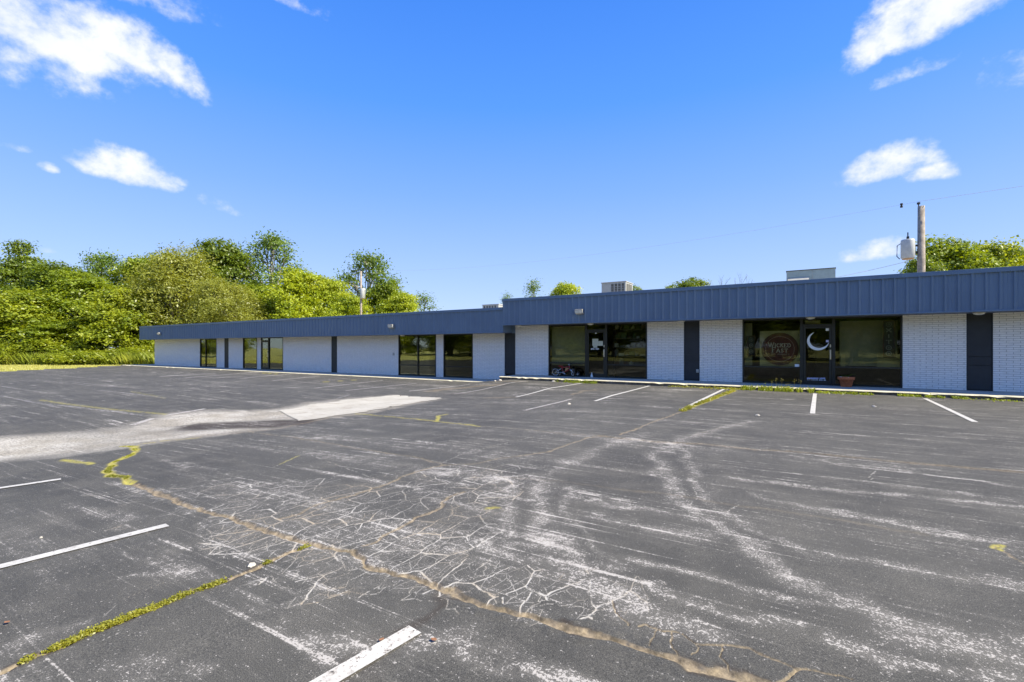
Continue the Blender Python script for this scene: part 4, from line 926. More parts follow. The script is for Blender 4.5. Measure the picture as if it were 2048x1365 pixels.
q = MB(); q.add([(-w+.05, -.601, .80), (-.05, -.601, .80), (-.05, -.85, .62), (-w+.05, -.85, .62), (-w+.05, -.601, .76), (-.05, -.601, .76), (-.05, -.85, .58), (-w+.05, -.85, .58)], [(0, 1, 2, 3), (7, 6, 5, 4), (3, 2, 6, 7), (0, 3, 7, 4), (1, 5, 6, 2)]); q.build('hood', m_acbody, t)
x0, x1 = wx(965, 24), wx(997, 24)
t = empty('low_rooftop_unit', ((x0+x1)/2, 24.5, 3.4), 0, 'small pale rooftop unit peeking over the lower fascia beside the building step', 'air conditioner'); w = (x1-x0)/2
q = MB(); q.box(-w, w, -.5, .5, 0, .93); q.build('cabinet', m_acbody, t); q = MB(); q.box(-w-.03, w+.03, -.53, .53, .931, .98); q.build('lid', m_grey, t)
for i in range(5): q = MB(); q.box(-w+.1+i*.2, -w+.2+i*.2, -.512, -.501, .5, .88); q.build('louvre', m_aclouv, t)

# ------------------------------------------------------------------ poles and wires
def pole(px, ytop, Yp, r, lab, tr, side):
    X = wx(px, Yp); dp_ = dep(X, Yp); zt = CH+(HY-ytop)/FPX*dp_; t = empty('utility_pole', (X, Yp, -.06), 0, lab, 'utility pole')
    q = MB(); q.tube([(0, 0, 0), (0, 0, zt*.5), (0, 0, zt+.06)], [r*1.25, r*1.1, r*.9], 14); q.build('shaft', m_wood, t, True)
    cx_, cz_, w, h = tr; q = MB(); q.lathe([(0, 0), (w*.42, 0), (w*.5, .04), (w*.5, h-.08), (w*.46, h-.02), (0, h)], 18, (cx_, -.12, cz_-h/2)); o = q.build('transformer', m_grey, t, True)
    q = MB(); q.lathe([(0, -.03), (w*.40, -.03), (w*.42, .0)], 18, (cx_, -.12, cz_-h/2)); q.build('base_rust', m_rust, o)
    q = MB(); q.tube([(cx_, -.12, cz_+h/2), (cx_, -.12, cz_+h/2+.12)], .05, 8); q.tube([(cx_, -.12, cz_+h/2+.12), (cx_, -.12, cz_+h/2+.3)], .022, 8); q.build('bushing', m_black, o)
    q = MB(); s = 1 if cx_ > 0 else -1; q.box(min(0, cx_), max(0, cx_), -.06, .06, cz_+.1, cz_+.16); q.box(min(0, cx_), max(0, cx_), -.06, .06, cz_-.2, cz_-.14); q.build('bracket', m_black, t)
    q = MB(); q.tube([(cx_+s*w*.5, -.12, cz_+h*.3), (cx_+s*(w*.5+.12), -.14, cz_+h*.2), (cx_+s*(w*.5+.13), -.14, cz_-h*.35), (cx_+s*w*.55, -.12, cz_-h*.5)], .018, 6); q.build('lead_wire', m_black, t)
    q = MB(); q.tube([(-.09, 0, zt+.02), (-.09, 0, zt+.16)], .02, 6); q.tube([(-.09, 0, zt+.16), (-.09, 0, zt+.24)], .06, 8); q.tube([(-.09, -.02, zt-.2), (-.09, -.02, zt+.02)], .03, 6); q.build('insulator', m_black, t)
    return X, Yp, zt
PX, PY, PZ = pole(1842.5, 413, 27, .135, 'brown wooden utility pole with a grey transformer behind the right end of the roof', (-.47, wz(497, 4.26, 27)+.06, .50, .85), -1)
QX, QY, QZ = pole(722, 543, 38, .12, 'thin pale utility pole with a transformer in front of the bright yellow trees', (.42, wz(588, -44.3, 38)+.06, .62, 1.2), 1)
def wire(a, b, sag, r, lab, n=24):
    pts = []
    for i in range(n+1):
        t = i/n; pts.append((a[0]+(b[0]-a[0])*t, a[1]+(b[1]-a[1])*t, a[2]+(b[2]-a[2])*t-sag*4*t*(1-t)))
    tag(MB().tube(pts, r, 5).build('overhead_wire', m_grey), lab, 'wire')
wire((PX-.09, PY, PZ+.22), (QX, QY, QZ+.15), 1.0, .0045, 'thin power line sagging from the right utility pole towards the left one'); wire((PX-.09, PY, PZ+.22), (PX+45, PY-7, PZ+3.0), .8, .007, 'thin power line leaving the right utility pole to the right')
wire((PX-.5, PY-.1, wz(522, PX, PY)), (PX-9, 24.5, 4.3), .25, .009, 'low service cable dropping from the right pole to the roof')
q = MB(); q.lathe([(0, 0), (.05, .01), (.05, .08), (.02, .1), (.05, .12), (.05, .19), (0, .2)], 10); xx = wx(1803, 26.8); o = q.build('wire_insulator', m_black); o.location = (xx, 26.8, wz(416, xx, 26.8)); tag(o, 'small black insulator hanging on the power line left of the right pole', 'insulator')

# ------------------------------------------------------------------ pot, cycle
px_ = wx(1692.5, 19.95); pot = empty('flower_pot', (px_, 19.95, ZU), 0, 'terracotta flower pot with a scraggly plant beside the crescent door', 'flower pot')
q = MB(); q.lathe([(0, .002), (.15, 0), (.155, .01), (.205, .24), (.235, .245), (.245, .25), (.25, .33), (.245, .34), (.225, .34), (.215, .29), (.2, .28)], 28); q.build('pot_body', m_terra, pot, True)
q = MB(); q.lathe([(0, .30), (.1, .295), (.214, .285)], 20); q.build('soil', m_soil, pot)
q = MB(); rs = random.Random(4)
for i in range(9):
    a = rs.uniform(0, 6.28); r0 = rs.uniform(.02, .08); l = rs.uniform(.08, .2); p0 = (r0*math.cos(a), r0*math.sin(a), .29); p1 = (p0[0]+.5*l*math.cos(a)+rs.uniform(-.03, .03), p0[1]+.3*l*math.sin(a), .29+l*.8); p2 = (p1[0]+.6*l*math.cos(a), p1[1]+.3*l*math.sin(a), p1[2]+rs.uniform(-.04, .04))
    q.tube([p0, p1, p2], [.006, .004, .002], 5)
    for k in range(4):
        t = k/3; c_ = Vector(p1).lerp(Vector(p2), t); b_ = rs.uniform(0, 6.28); u_ = Vector((math.cos(b_), math.sin(b_), .3))*.045; v_ = u_.cross(Vector((0, 0, 1)))*.35; q.add([c_, c_+u_*.5+v_, c_+u_, c_+u_*.5-v_], [(0, 1, 2, 3)])
q.build('plant', L_airy, pot)
q = MB(); 
for dx, dy, r_ in ((-.16, -.08, .045), (-.08, -.15, .03), (.05, -.16, .035)): q.lathe([(0, -r_*.6), (r_, -r_*.2), (r_*.9, r_*.3), (0, r_*.6)], 8, (dx, dy, .325))
q.build('pebbles', m_white, pot)

# small bmx-like child's cycle lying low against the glass
bx0 = wx(1129.5, 19.95); CY = empty('child_cycle', (bx0, 19.95, ZU), rad(4), "small child's cycle with red and chrome frame parked against the dark shop window", 'cycle')
Rw = .20; rw = Vector((-.46, 0, Rw)); fw = Vector((.40, 0, Rw))
def wheel(c, yaw, R, name='wheel', spokes=14):
    rot = Matrix.Rotation(yaw, 3, 'Z'); q = MB(); q.torus(c, R-.022, .024, rot=rot, n=30, k=8); o = q.build('tyre', m_black, None, True)
    q = MB(); q.torus(c, R-.052, .012, rot=rot, n=30, k=6)
    for i in range(spokes):
        a = 2*math.pi*i/spokes; p = rot @ Vector((math.cos(a), 0, math.sin(a))); q.tube([c, c+p*(R-.055)], .0022, 4, cap=False)
    hub = rot @ Vector((0, .05, 0)); q.tube([c-hub, c+hub], .02, 8); w_ = q.build(name, m_chrome, CY, True); o.parent = w_; return w_
wheel(rw, .15, Rw); wheel(fw, -.75, Rw); wheel(Vector((.60, .10, .13)), -.6, .12, 'training_wheel', 8); wheel(Vector((-.33, .16, .09)), .2, .09, 'training_wheel', 8)
bb = Vector((-.06, 0, .19)); seat = Vector((-.17, 0, .47)); head = Vector((.22, 0, .48)); headl = Vector((.26, 0, .36))
q = MB(); q.tube([bb, seat], .017, 8); q.tube([bb, headl], .021, 8); q.tube([seat-Vector((0, 0, .08)), head], .019, 8); q.tube([headl, head], .022, 8); q.build('frame', m_red, CY, True)
q = MB(); 
for s in (-.05, .05): q.tube([bb+Vector((0, s*.6, 0)), rw+Vector((0, s, 0))], .011, 6); q.tube([seat+Vector((0, s*.4, -.1)), rw+Vector((0, s, 0))], .010, 6); q.tube([headl+Vector((0, s*.8, 0)), fw+Vector((0, s, 0))], .014, 6)
q.build('fork', m_chrome, CY, True)
q = MB(); q.tube([head, head+Vector((-.01, 0, .08)), head+Vector((-.03, 0, .10))], .013, 8); q.tube([head+Vector((.10, -.2, .08)), head+Vector((-.03, -.07, .10)), head+Vector((-.03, .07, .10)), head+Vector((.02, .22, .12))], .012, 8); q.build('handlebar', m_chrome, CY, True)
q = MB(); q.tube([head+Vector((.10, -.2, .08)), head+Vector((.13, -.26, .075))], .018, 8); q.tube([head+Vector((.02, .22, .12)), head+Vector((.03, .28, .125))], .018, 8); q.build('grip', m_black, CY, True)
q = MB(); q.add([(-.32, -.06, .50), (-.32, .06, .50), (-.22, .085, .52), (-.22, -.085, .52), (-.06, .02, .49), (-.06, -.02, .49), (-.30, -.05, .465), (-.30, .05, .465), (-.08, .015, .465), (-.08, -.015, .465)], [(0, 3, 2, 1), (3, 5, 4, 2), (6, 7, 8, 9), (0, 1, 7, 6), (1, 2, 4, 8, 7), (4, 5, 9, 8), (0, 6, 9, 5, 3)]); q.build('saddle', m_red, CY, bevel=.012)
q = MB(); q.add([(.02, -.035, .23), (.22, -.035, .40), (.05, -.035, .42), (.02, .035, .23), (.22, .035, .40), (.05, .035, .42)], [(0, 1, 2), (5, 4, 3), (0, 3, 4, 1), (1, 4, 5, 2), (2, 5, 3, 0)]); q.build('frame_cover', m_rust, CY, bevel=.008)
q = MB(); q.tube([bb+Vector((0, -.07, 0)), bb+Vector((.10, -.08, -.05))], .009, 6); q.box(.0, .09, -.15, -.08, .125, .145); q.tube([bb+Vector((0, .07, 0)), bb+Vector((-.10, .08, .05))], .009, 6); q.torus(bb+Vector((0, -.045, 0)), .05, .006, n=20, k=5); q.build('crank', m_chrome, CY, True)
# door-side bundle: pale shoes / small white thing at the foot of door one
q = MB(); q.lathe([(0, 0), (.05, 0), (.06, .04), (.045, .1), (.02, .14), (.03, .2), (0, .22)], 12); o = q.build('white_ornament', m_white); xx = wx(1183.5, 20.2); o.location = (xx, 20.2, ZU); tag(o, 'small white ornament standing at the foot of the door with paper notices', 'ornament')

# ------------------------------------------------------------------ small things on the ground
def leaf_obj(px, py, s, rz, lab):
    p = gp(px, py); mb = MB(); n = 5; vs = []; 
    for i in range(n+1):
        t = i/n; wdt = math.sin(math.pi*min(1, t*.95+.03))*.42; vs += [(t-.5, -wdt*.8, .12*abs(wdt)+.25*(t-.5)**2), (t-.5, 0, .02+.25*(t-.5)**2), (t-.5, wdt*.8, .14*abs(wdt)+.25*(t-.5)**2)]
    fs = []
    for i in range(n): q = 3*i; fs += [(q, q+1, q+4, q+3), (q+1, q+2, q+5, q+4)]
    mb.add([(a*s, b*s, c*s+.006) for a, b, c in vs], fs); o = mb.build('fallen_leaf', m_dleaf); o.location = (p[0], p[1], float(G(*p))+.006); o.rotation_euler = (0, 0, rz); tag(o, lab, 'leaf', 'dry leaves on the asphalt')
m_dleaf = simple('dry_leaf', (.26, .12, .055), .8, var=.3, scale=60)
leaf_obj(14, 1249, .032, .4, 'orange dry leaf on the asphalt at the left edge near the mossy crack'); leaf_obj(763, 1284, .03, 1.4, 'brown dry leaf touching the near white bay line'); leaf_obj(868, 1284, .035, .2, 'reddish dry leaf right of the near white bay line'); leaf_obj(1300, 800, .05, .3, 'tan dry leaf among the bay lines before the middle shop') if False else None
m_stone = simple('pale_stone', (.55, .50, .42), .85, var=.3, scale=40, bump=.5)
def stone(px, py, s, lab):
    p = gp(px, py); rs = random.Random(px); prof = [(0, -.2), (.5, -.1), (.55, .15), (.3, .4), (0, .45)]; mb = MB(); mb.lathe([(a*s, b*s) for a, b in prof], 9); mb.v = [(x*rs.uniform(.8, 1.2)*1.3, y*rs.uniform(.8, 1.2), z*rs.uniform(.85, 1.15)) for x, y, z in mb.v]
    o = mb.build('stone', m_stone); o.location = (p[0], p[1], float(G(*p))); o.rotation_euler = (0, 0, rs.uniform(0, 6)); tag(o, lab, 'stone')
stone(503, 1132, .045, 'pale flat stone at the upper end of the mossy crack'); stone(82, 1076, .02, 'small pale pebble between the two left bay lines'); stone(1107, 764, .12, 'pale lump of rubble against the kerb below the cycle window'); stone(1138, 809, .08, 'small pale stone on the asphalt before the cycle window'); stone(1748, 814, .07, 'small stone on the asphalt before the right hand shop'); stone(1515, 832, .07, 'brownish stone on the asphalt left of the short centre bay line')
# rubble where the lower kerb dies into the step
for i, (a, b, s) in enumerate([(1000, 762, .14), (1008, 760, .2), (990, 763, .1)]): stone(a, b, s, ['middle grey rubble lump at the building step', 'largest grey rubble lump at the building step', 'smallest grey rubble lump at the building step'][i])

# ------------------------------------------------------------------ vegetation
def leaf_quads(P, Nn, size, rng, aspect=.55):
    """P leaf centres, Nn rough facing; returns V, F of kite leaves"""
    n = len(P); r = rng.normal(size=(n, 3)); Nn = Nn+.75*r; Nn /= np.linalg.norm(Nn, axis=1)[:, None]+1e-9
    t = rng.normal(size=(n, 3)); t -= (t*Nn).sum(1)[:, None]*Nn; t /= np.linalg.norm(t, axis=1)[:, None]+1e-9; b = np.cross(Nn, t)
    s = size*(.6+.8*rng.random(n))[:, None]; a = s*aspect
    V = np.stack([P-t*s*.5, P+b*a*.5+t*s*.05+Nn*s*.08, P+t*s*.5, P-b*a*.5+t*s*.05+Nn*s*.08], 1).reshape(-1, 3)
    return V, np.arange(4*n).reshape(-1, 4)
def crown(name, lobes, ncl, per, size, m, seed, flat=.55, droop=0.0, spread=.55, fill=.25, aspect=.55):
    """lobes: (x,y,z, rx,ry,rz) in a unit-ish tree of height 10; clumps sit on the lobes' shells"""
    rng = np.random.default_rng(seed); vol = np.array([l[3]*l[4]+l[5]*l[3] for l in lobes]); vol = vol/vol.sum(); Ps = []; Ns = []
    for l, w in zip(lobes, vol):
        k = max(6, int(ncl*w)); d = rng.normal(size=(k, 3)); d /= np.linalg.norm(d, axis=1)[:, None]; d[:, 2] = np.where(d[:, 2] < -.5, -d[:, 2], d[:, 2])
        rad_ = np.where(rng.random(k) < fill, rng.uniform(.3, .8, k), rng.uniform(.82, 1.12, k))[:, None]
        C = np.array(l[:3])+d*rad_*np.array(l[3:6]); cr = spread*(.6+.8*rng.random(k))
        cnt = rng.poisson(per, k).clip(5)
        idx = np.repeat(np.arange(k), cnt); off = rng.normal(size=(len(idx), 3))*np.array([1, 1, flat])*cr[idx][:, None]*.62
        if droop: hd = np.abs(rng.normal(size=len(idx)))*droop; off[:, 2] -= hd
        Ps.append(C[idx]+off); nn_ = d[idx]*.8+np.array([0, 0, .8]); Ns.append(nn_)
    P = np.concatenate(Ps); Nn = np.concatenate(Ns); P[:, 2] = np.maximum(P[:, 2], .1)
    V, F = leaf_quads(P, Nn, size*1.12, rng, aspect)
    return quads_np(name, V, F, m)
def trunk_mesh(name, lobes, r, m, seed, twigs=0):
    rs = random.Random(seed); mb = MB(); top = max(l[2] for l in lobes)
    pts = [(rs.uniform(-.1, .1)*i, rs.uniform(-.1, .1)*i, top*.62*i/4) for i in range(5)]; pts[0] = (0, 0, 0)
    mb.tube(pts, [r*1.3, r, r*.9, r*.75, r*.5], 9, cap=False)
    for l in lobes:
        s = Vector(pts[rs.randint(1, 4)]); e_ = Vector(l[:3]); mid_ = s.lerp(e_, .5)+Vector((rs.uniform(-.3, .3), rs.uniform(-.3, .3), .3)); mb.tube([s, mid_, e_], [r*.5, r*.33, r*.12], 6, cap=False)
        for k in range(twigs):
            f = e_+Vector((rs.gauss(0, 1), rs.gauss(0, 1), rs.gauss(.3, .8))).normalized()*rs.uniform(.5, .95)*l[3]; mb.tube([mid_.lerp(e_, rs.random()), e_.lerp(f, .5)+Vector((0, 0, .1)), f], [r*.16, r*.1, r*.03], 4, cap=False)
    me = bpy.data.meshes.new(name); me.from_pydata(mb.v, [], mb.f); me.materials.append(m); me.polygons.foreach_set('use_smooth', [True]*len(mb.f)); return me
def rlobes(seed, n, r0, z0, z1, rr0, rr1, top=1.3):
    rs = random.Random(seed); L = [(0, 0, z1-rr1*.8, rr1*.9, rr1*.9, rr1*.8)]
    for i in range(n):
        a = 2.4*i+rs.uniform(-.5, .5); t = (i+.5)/n; z = z0+(z1-z0-.6)*t; q = r0*math.sin(math.pi*min(.98, .25+.72*t))**.8*(1 if t < .7 else .75)*rs.uniform(.65, 1.0); r_ = rs.uniform(rr0, rr1); L.append((q*math.cos(a), q*math.sin(a), z, r_, r_, r_*rs.uniform(.65, .95)))
    return L
VAR = {}
def variant(key, lobes, r, m_leaf, m_b, ncl, per, size, seed, tw=0, **k): VAR[key] = (trunk_mesh('trunk', lobes, r, m_b, seed, tw), crown('crown', lobes, ncl, per, size, m_leaf, seed, **k), max(l[2]+l[5] for l in lobes), max(math.hypot(l[0], l[1])+l[3] for l in lobes))
variant('broad', rlobes(1, 16, 3.2, 2.2, 9.4, 1.1, 1.9), .2, L_mid, m_bark, 635, 46, .21, 1, flat=.5)
variant('dark', rlobes(2, 14, 2.9, 2.0, 9.6, 1.1, 1.8), .2, L_dark, m_bark, 574, 46, .21, 2, flat=.5)
variant('willow', rlobes(3, 15, 3.2, 3.2, 9.2, 1.2, 2.0), .24, L_olive, m_barklight, 695, 46, .19, 3, flat=.6, droop=.45, aspect=.42)
variant('yellow', rlobes(4, 15, 3.0, 1.8, 9.0, 1.1, 1.8), .2, L_yel, m_bark, 635, 46, .20, 4, flat=.45)
variant('airy', rlobes(5, 22, 3.0, 3.8, 9.6, .7, 1.25), .17, L_airy, m_barklight, 300, 26, .19, 5, tw=5, flat=.8, spread=.5, fill=.4)
variant('pointed', [(0, 0, 9.0, .7, .7, .9), (.5, .3, 8.0, 1.0, 1.0, .8), (-.7, -.2, 7.4, 1.2, 1.1, .8), (.8, -.6, 6.5, 1.4, 1.3, .9), (-.9, .8, 5.6, 1.6, 1.5, .9), (1.1, .8, 4.7, 1.7, 1.6, .9), (-1.2, -.9, 3.8, 1.8, 1.7, .9), (.8, -1.2, 2.8, 1.9, 1.8, 1.0), (-.6, 1.2, 1.9, 2, 1.9, 1.0)], .2, L_dark, m_bark, 574, 46, .2, 6, flat=.35)
variant('vine', rlobes(7, 14, 3.2, 1.0, 7.6, 1.1, 1.9), .22, L_weed, m_barklight, 635, 46, .19, 7, flat=.5, droop=.25, aspect=.65)
variant('sapling', rlobes(8, 9, 1.4, 3.5, 9.4, .5, .85), .12, L_airy, m_bark, 110, 24, .17, 8, tw=3, flat=.8, fill=.3)
def tree(px, ytop, dpt, wpx, key, lab, rz=None, grp='trees around the car park', base=-.06):
    tm, cm_, h0, r0 = VAR[key]; p = FW*dpt+RT*((px-CX)/FPX*dpt); H = CH+(HY-ytop)/FPX*dpt-base; S = H/h0; W_ = 1.22*wpx/FPX*dpt/2/r0
    t = empty('tree', (p[0], p[1], base), random.uniform(0, 6.28) if rz is None else rz, lab, 'tree', grp); t.scale = (W_, W_, S)
    link('trunk', tm, None, t); link('crown', cm_, None, t); return t
T = [
 (38, 486, 61, 120, 'pointed', 'tall dark pointed tree at the far left of the tree line'), (112, 526, 60, 150, 'dark', 'rounded dark green tree right of the pointed one at far left'),
 (205, 500, 66, 130, 'airy', 'feathery topped tree left of the large willow'), (160, 545, 57, 180, 'broad', 'wide mid green tree at left under the feathery top'), (285, 512, 64, 140, 'broad', 'green tree just left of the large willow'),
 (355, 490, 59, 190, 'willow', 'largest olive willow with hanging foliage over the left end of the building'), (445, 484, 68, 150, 'dark', 'dark crown rising right behind the largest willow'), (452, 556, 56, 150, 'willow', 'lower olive willow right of the largest one, just above the roof'),
 (545, 462, 72, 150, 'airy', 'tallest loose airy tree rising above the left tree mass'), (600, 540, 62, 150, 'yellow', 'bright yellow green tree below the tallest airy tree'), (660, 557, 63, 110, 'yellow', 'bright yellow green tree just left of the thin pole'),
 (738, 500, 68, 140, 'airy', 'open crowned tree rising behind the thin utility pole'), (700, 590, 58, 100, 'yellow', 'low yellow green tree at the foot of the thin pole'), (770, 565, 66, 130, 'broad', 'mid green tree right of the thin utility pole'), (805, 585, 62, 90, 'yellow', 'yellowish tree sloping down to the roof right of the thin pole'),
 (848, 588, 76, 60, 'sapling', 'pale small tree at the right end of the left tree line'), (240, 578, 55, 170, 'vine', 'vine covered tree with a pale trunk left of the building corner'), (45, 582, 54, 190, 'vine', 'vine covered tree at the left picture edge'),
 (130, 640, 53, 150, 'broad', 'low bushy tree between the two vine covered ones'), (305, 615, 58, 120, 'dark', 'dark bushy tree against the left end of the building'), (-60, 540, 58, 150, 'broad', 'tree beyond the left picture edge'), (-180, 560, 55, 200, 'dark', 'second tree beyond the left picture edge'), (-330, 540, 52, 220, 'vine', 'third tree beyond the left picture edge'),
 (400, 600, 66, 200, 'dark', 'shaded tree behind the willows'), (520, 570, 66, 150, 'broad', 'mid green tree between the lower willow and the yellow tree'), (560, 600, 60, 120, 'broad', 'low tree above the roof below the yellow tree'),
 (1012, 588, 88, 30, 'sapling', 'tiny sapling top beside the building step'), (1066, 562, 78, 46, 'sapling', 'slender sapling top over the roof right of the step'), (1130, 567, 70, 95, 'yellow', 'bright tree top over the roof left of the beige air conditioner'),
 (1275, 573, 80, 50, 'broad', 'small tree top just right of the beige air conditioner'), (1380, 560, 80, 120, 'dark', 'row of low crowns over the roof left of the bare tree'), (1340, 571, 84, 60, 'broad', 'smallest crown over the roof left of the bare tree'),
 (1885, 477, 50, 190, 'broad', 'large green tree right behind the right utility pole'), (1850, 515, 46, 100, 'dark', 'dark tree low behind the transformer of the right pole'), (1975, 488, 52, 170, 'vine', 'green tree between the right pole and the picture edge'), (2050, 498, 55, 150, 'broad', 'green tree at the right picture edge'), (2180, 500, 55, 200, 'dark', 'tree beyond the right picture edge'),
]
for a in T: tree(*a)
# bare tree
rs = random.Random(12); bt = empty('bare_tree', tuple(FW*75+RT*((1456-CX)/FPX*75)+np.array([0, 0, -.06])), 0, 'bare leafless tree top above the roof right of the low crowns', 'tree'); q = MB()
def br(p, d, L, r, k):
    e_ = p+d*L; q.tube([p, (p+e_)/2+Vector((rs.uniform(-.1, .1), rs.uniform(-.1, .1), 0))*L*.5, e_], [r, r*.8, r*.6], 5, cap=False)
    if k: 
        for i in range(3): dd = (d+Vector((rs.uniform(-.7, .7), rs.uniform(-.7, .7), rs.uniform(-.1, .5)))).normalized(); br(e_ if i else p.lerp(e_, .6), dd, L*.66, r*.6, k-1)
br(Vector((0, 0, 0)), Vector((0, 0, 1)), 6.6, .16, 5); q.build('branches', m_bark, bt); bt.scale = (.55, .55, .80)
# shrubs at the wood's edge
variant('shrub', [(0, 0, 1.4, 1.6, 1.5, 1.2), (1.2, .4, 1.0, 1.3, 1.2, .9), (-1.3, -.3, 1.1, 1.4, 1.3, 1.0)], .05, L_weed, m_bark, 120, 40, .16, 9, flat=.6)
SHR = [(20, 688, 50), (95, 680, 50.5), (165, 700, 50), (205, 702, 50.5), (275, 694, 52), (-60, 684, 48), (320, 685, 56)]
for i, (px, yt, dp_) in enumerate(SHR): tree(px, yt, dp_, 105, 'shrub', ['low shrub at the left picture edge below the vine covered tree', 'low shrub second from the left edge along the wood', 'low shrub third from the left edge along the wood', 'low shrub beside the pale trunk of the vine covered tree', 'low shrub right of the pale trunk near the building corner', 'low shrub beyond the left picture edge', 'low shrub behind the left end of the building'][i], grp='shrubs along the wood edge')
# tall grass fringe
def blades(name, pts, hgt, wid, m, seed, lean=.35):
    rng = np.random.default_rng(seed); n = len(pts); a = rng.uniform(0, 6.283, n); h = hgt*(.5+rng.random(n))[:, None]; t = np.stack([np.cos(a), np.sin(a), np.zeros(n)], -1); l = rng.normal(size=(n, 3))*lean*h; l[:, 2] = 0; up = np.array([0, 0, 1.0])
    V = np.stack([pts-t*wid, pts+t*wid, pts+l*.4+up*h*.6+t*wid*.6, pts+l+up*h], 1).reshape(-1, 3); return quads_np(name, V, np.arange(4*n).reshape(-1, 4), m)
rng = np.random.default_rng(3)
def band(n, d0, d1, x0, x1):
    u = rng.uniform(x0, x1, n); d = rng.uniform(d0, d1, n); P = FW[None]*d[:, None]+RT[None]*((u-CX)/FPX*d)[:, None]; P[:, 2] = -.06; return P
o = link('tall_grass', blades('tall_grass', band(30000, 48.5, 54, -500, 330), .95, .035, L_grass, 1)); tag(o, 'tall yellow green grass and weeds along the foot of the trees', 'grass', kind='stuff')
o = link('mown_grass_tufts', blades('mown_grass_tufts', band(22000, 33, 49, -300, 310), .06, .03, L_dry, 2)); 
tag(o, 'short dry mown grass beside the car park', 'grass', kind='stuff')

# weeds at the kerb and moss in the cracks
def weed_patch(px0, px1, py, n, h, lab, m=L_weed, depth=.22):
    rng = np.random.default_rng(int(px0)); u = rng.uniform(px0, px1, n); keep = fbm(u*.09, u*0+px0, 3, 5) > .36; u = u[keep]; P = []
    for x in u:
        X_ = wx(x, DK-.05); y = DK+.01-abs(rng.normal())*depth; P.append((X_, y, float(G(X_, y))+abs(rng.normal())*h*.5))
    P = np.array(P); V, F = leaf_quads(P, np.tile([0, -.3, 1.0], (len(P), 1)), .05, rng, .6)
    B = blades('b', P[::4]*np.array([1, 1, 0])+np.stack([0*P[::4, 0], 0*P[::4, 0], G(P[::4, 0], P[::4, 1])], -1), h, .006, m, 3); bvv = np.zeros(len(B.vertices)*3); B.vertices.foreach_get('co', bvv); bvv = bvv.reshape(-1, 3)
    V2 = np.concatenate([V, bvv]); F2 = np.arange(len(V2)).reshape(-1, 4); o = link('weed_patch', quads_np('weed_patch', V2, F2, m)); tag(o, lab, 'weeds', kind='stuff')
weed_patch(1485, 1628, 780, 2600, .13, 'thick green weeds at the kerb below the round sign'); weed_patch(1632, 1745, 785, 700, .06, 'thin green weeds at the kerb below the flower pot'); weed_patch(1795, 1935, 795, 1100, .06, 'strip of green weeds at the kerb below the rightmost full brick wall', depth=.12); weed_patch(1115, 1195, 760, 700, .12, 'green weeds at the kerb below the cycle window')
weed_patch(1325, 1480, 775, 500, .05, 'sparse yellowish weeds at the kerb below the middle charcoal panel', L_moss); weed_patch(1435, 1490, 775, 350, .05, 'yellow weeds at the kerb where the mossy crack meets it', L_moss); weed_patch(1935, 2048, 797, 160, .04, 'few weeds at the kerb at the right picture edge')
def crack_plants(name, pix, n, wid, size, lab, m, seed, h=.02, th=.45, dens=3.0):
    rng = np.random.default_rng(seed); pts = np.array(poly(pix)); L = np.concatenate([[0], np.cumsum(np.hypot(*np.diff(pts, axis=0).T))]); t = rng.uniform(0, L[-1], n); k = fbm(t*dens, t*0+seed, 3, seed) > th; t = t[k]
    # same wobble as the crack itself
    P = np.stack([np.interp(t, L, pts[:, 0]), np.interp(t, L, pts[:, 1])], -1)+rng.normal(size=(len(t), 2))*wid
    wv = fbm(P[:, 0]*3.2, P[:, 1]*3.2, 4, 11)-.5; wv2 = fbm(P[:, 0]*3.2, P[:, 1]*3.2, 4, 31)-.5; P[:, 0] -= wv*.10; P[:, 1] -= wv2*.10
    z = G(P[:, 0], P[:, 1])-.006+np.abs(rng.normal(size=len(P)))*h; V, F = leaf_quads(np.column_stack([P, z]), np.tile([0, 0, 1.0], (len(P), 1)), size, rng, .7)
    o = link(name, quads_np(name, V, F, m)); tag(o, lab, 'weeds', kind='stuff')
crack_plants('crack_weeds', C_MOSS, 15000, .014, .012, 'yellow green creeping weeds growing in the long crack at lower left', L_moss, 3, .010, .42, 5.0)
crack_plants('crack_moss', C_ELBOW, 7000, .018, .02, 'yellow moss in the bent crack at left centre', L_moss, 5, .004, .45)
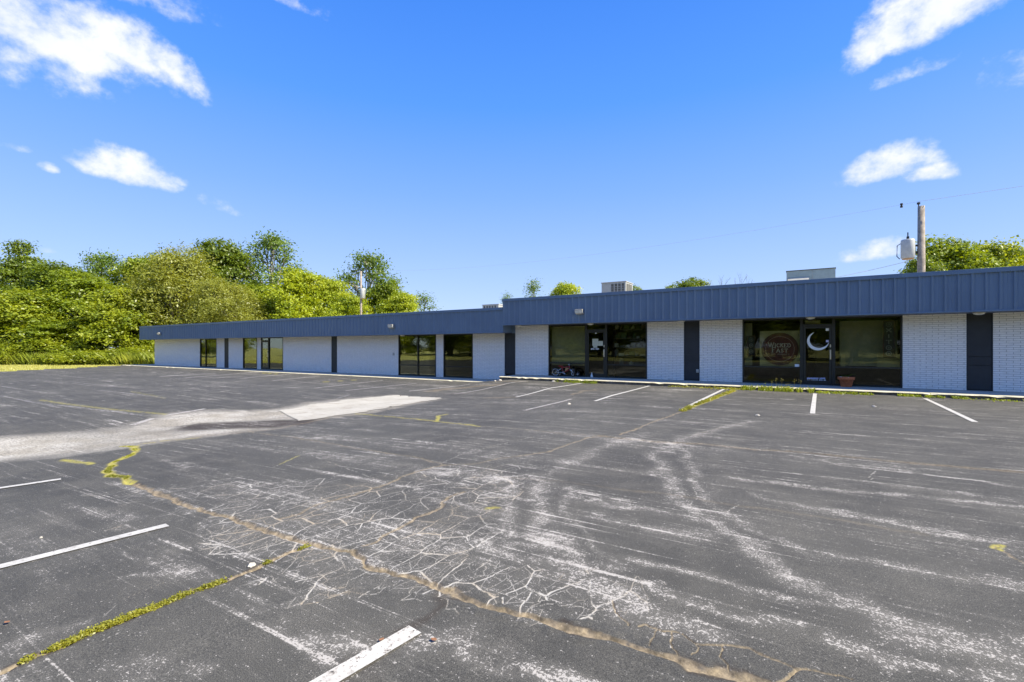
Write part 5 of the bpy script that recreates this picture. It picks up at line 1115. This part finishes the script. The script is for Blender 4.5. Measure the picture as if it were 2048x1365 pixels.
crack_plants('kerb_crack_moss', [(1366, 823), (1378, 815), (1420, 800), (1466, 782)], 7000, .04, .03, 'yellow green weeds in the crack running to the kerb near the centre bay line', L_moss, 6, .02, .30)
# seed stalks above the weeds
q = MB(); rs = random.Random(9)
for i in range(7):
    x = wx(1545+i*9+rs.uniform(-3, 3), DK-.08); z0 = float(G(x, DK-.08)); h = rs.uniform(.25, .5); q.tube([(x, DK-.08, z0), (x+rs.uniform(-.05, .05), DK-.1, z0+h)], .003, 4)
    for k in range(5): c_ = (x+rs.uniform(-.04, .04), DK-.1+rs.uniform(-.02, .02), z0+h-.02*k); q.lathe([(0, -.008), (.009, 0), (0, .008)], 5, c_)
o = q.build('seed_stalks', L_dry); tag(o, 'dry seed stalks standing above the thick kerb weeds', 'weeds', kind='stuff')

# ------------------------------------------------------------------ what the windows mirror: far side of the lot
REF = [(-75+i_*9.5+(i_*37 % 5)-2, -36-(i_*53 % 7), ('vine', 'dark', 'vine', 'broad')[i_ % 4], 1.25+.1*(i_ % 3)) for i_ in range(15)]+[(-88+i_*10.5, -50-(i_*29 % 5), ('dark', 'vine')[i_ % 2], 1.6) for i_ in range(15)]+[(-84, -22, 'dark', 1.3), (-92, -6, 'vine', 1.2), (4, -21, 'airy', .8)]
for i, (x, y, k, s) in enumerate(REF):
    tm, cm_, h0, r0 = VAR[k]; t = empty('tree', (x, y, -.06), i*1.3, 'tree across the car park mirrored in the shop windows', 'tree', 'trees across the car park'); t.scale = (s*1.2, s*1.2, s); link('trunk', tm, None, t); link('crown', cm_, None, t)
fe = empty('board_fence', (-33, -7, -.06), rad(8), 'tan upright board fence left of the car park mirrored in a dark window', 'fence'); me = bpy.data.meshes.new('board'); mb = MB().box(0, .14, 0, .02, .05, 1.85); me.from_pydata(mb.v, [], mb.f); me.materials.append(m_cedar)
for i in range(40): o = link('board', me, None, fe); o.location = (i*.148, 0, 0)
q = MB(); q.box(0, 5.9, .021, .06, .4, .49); q.box(0, 5.9, .021, .06, 1.4, 1.49); q.build('rail', m_cedar, fe)
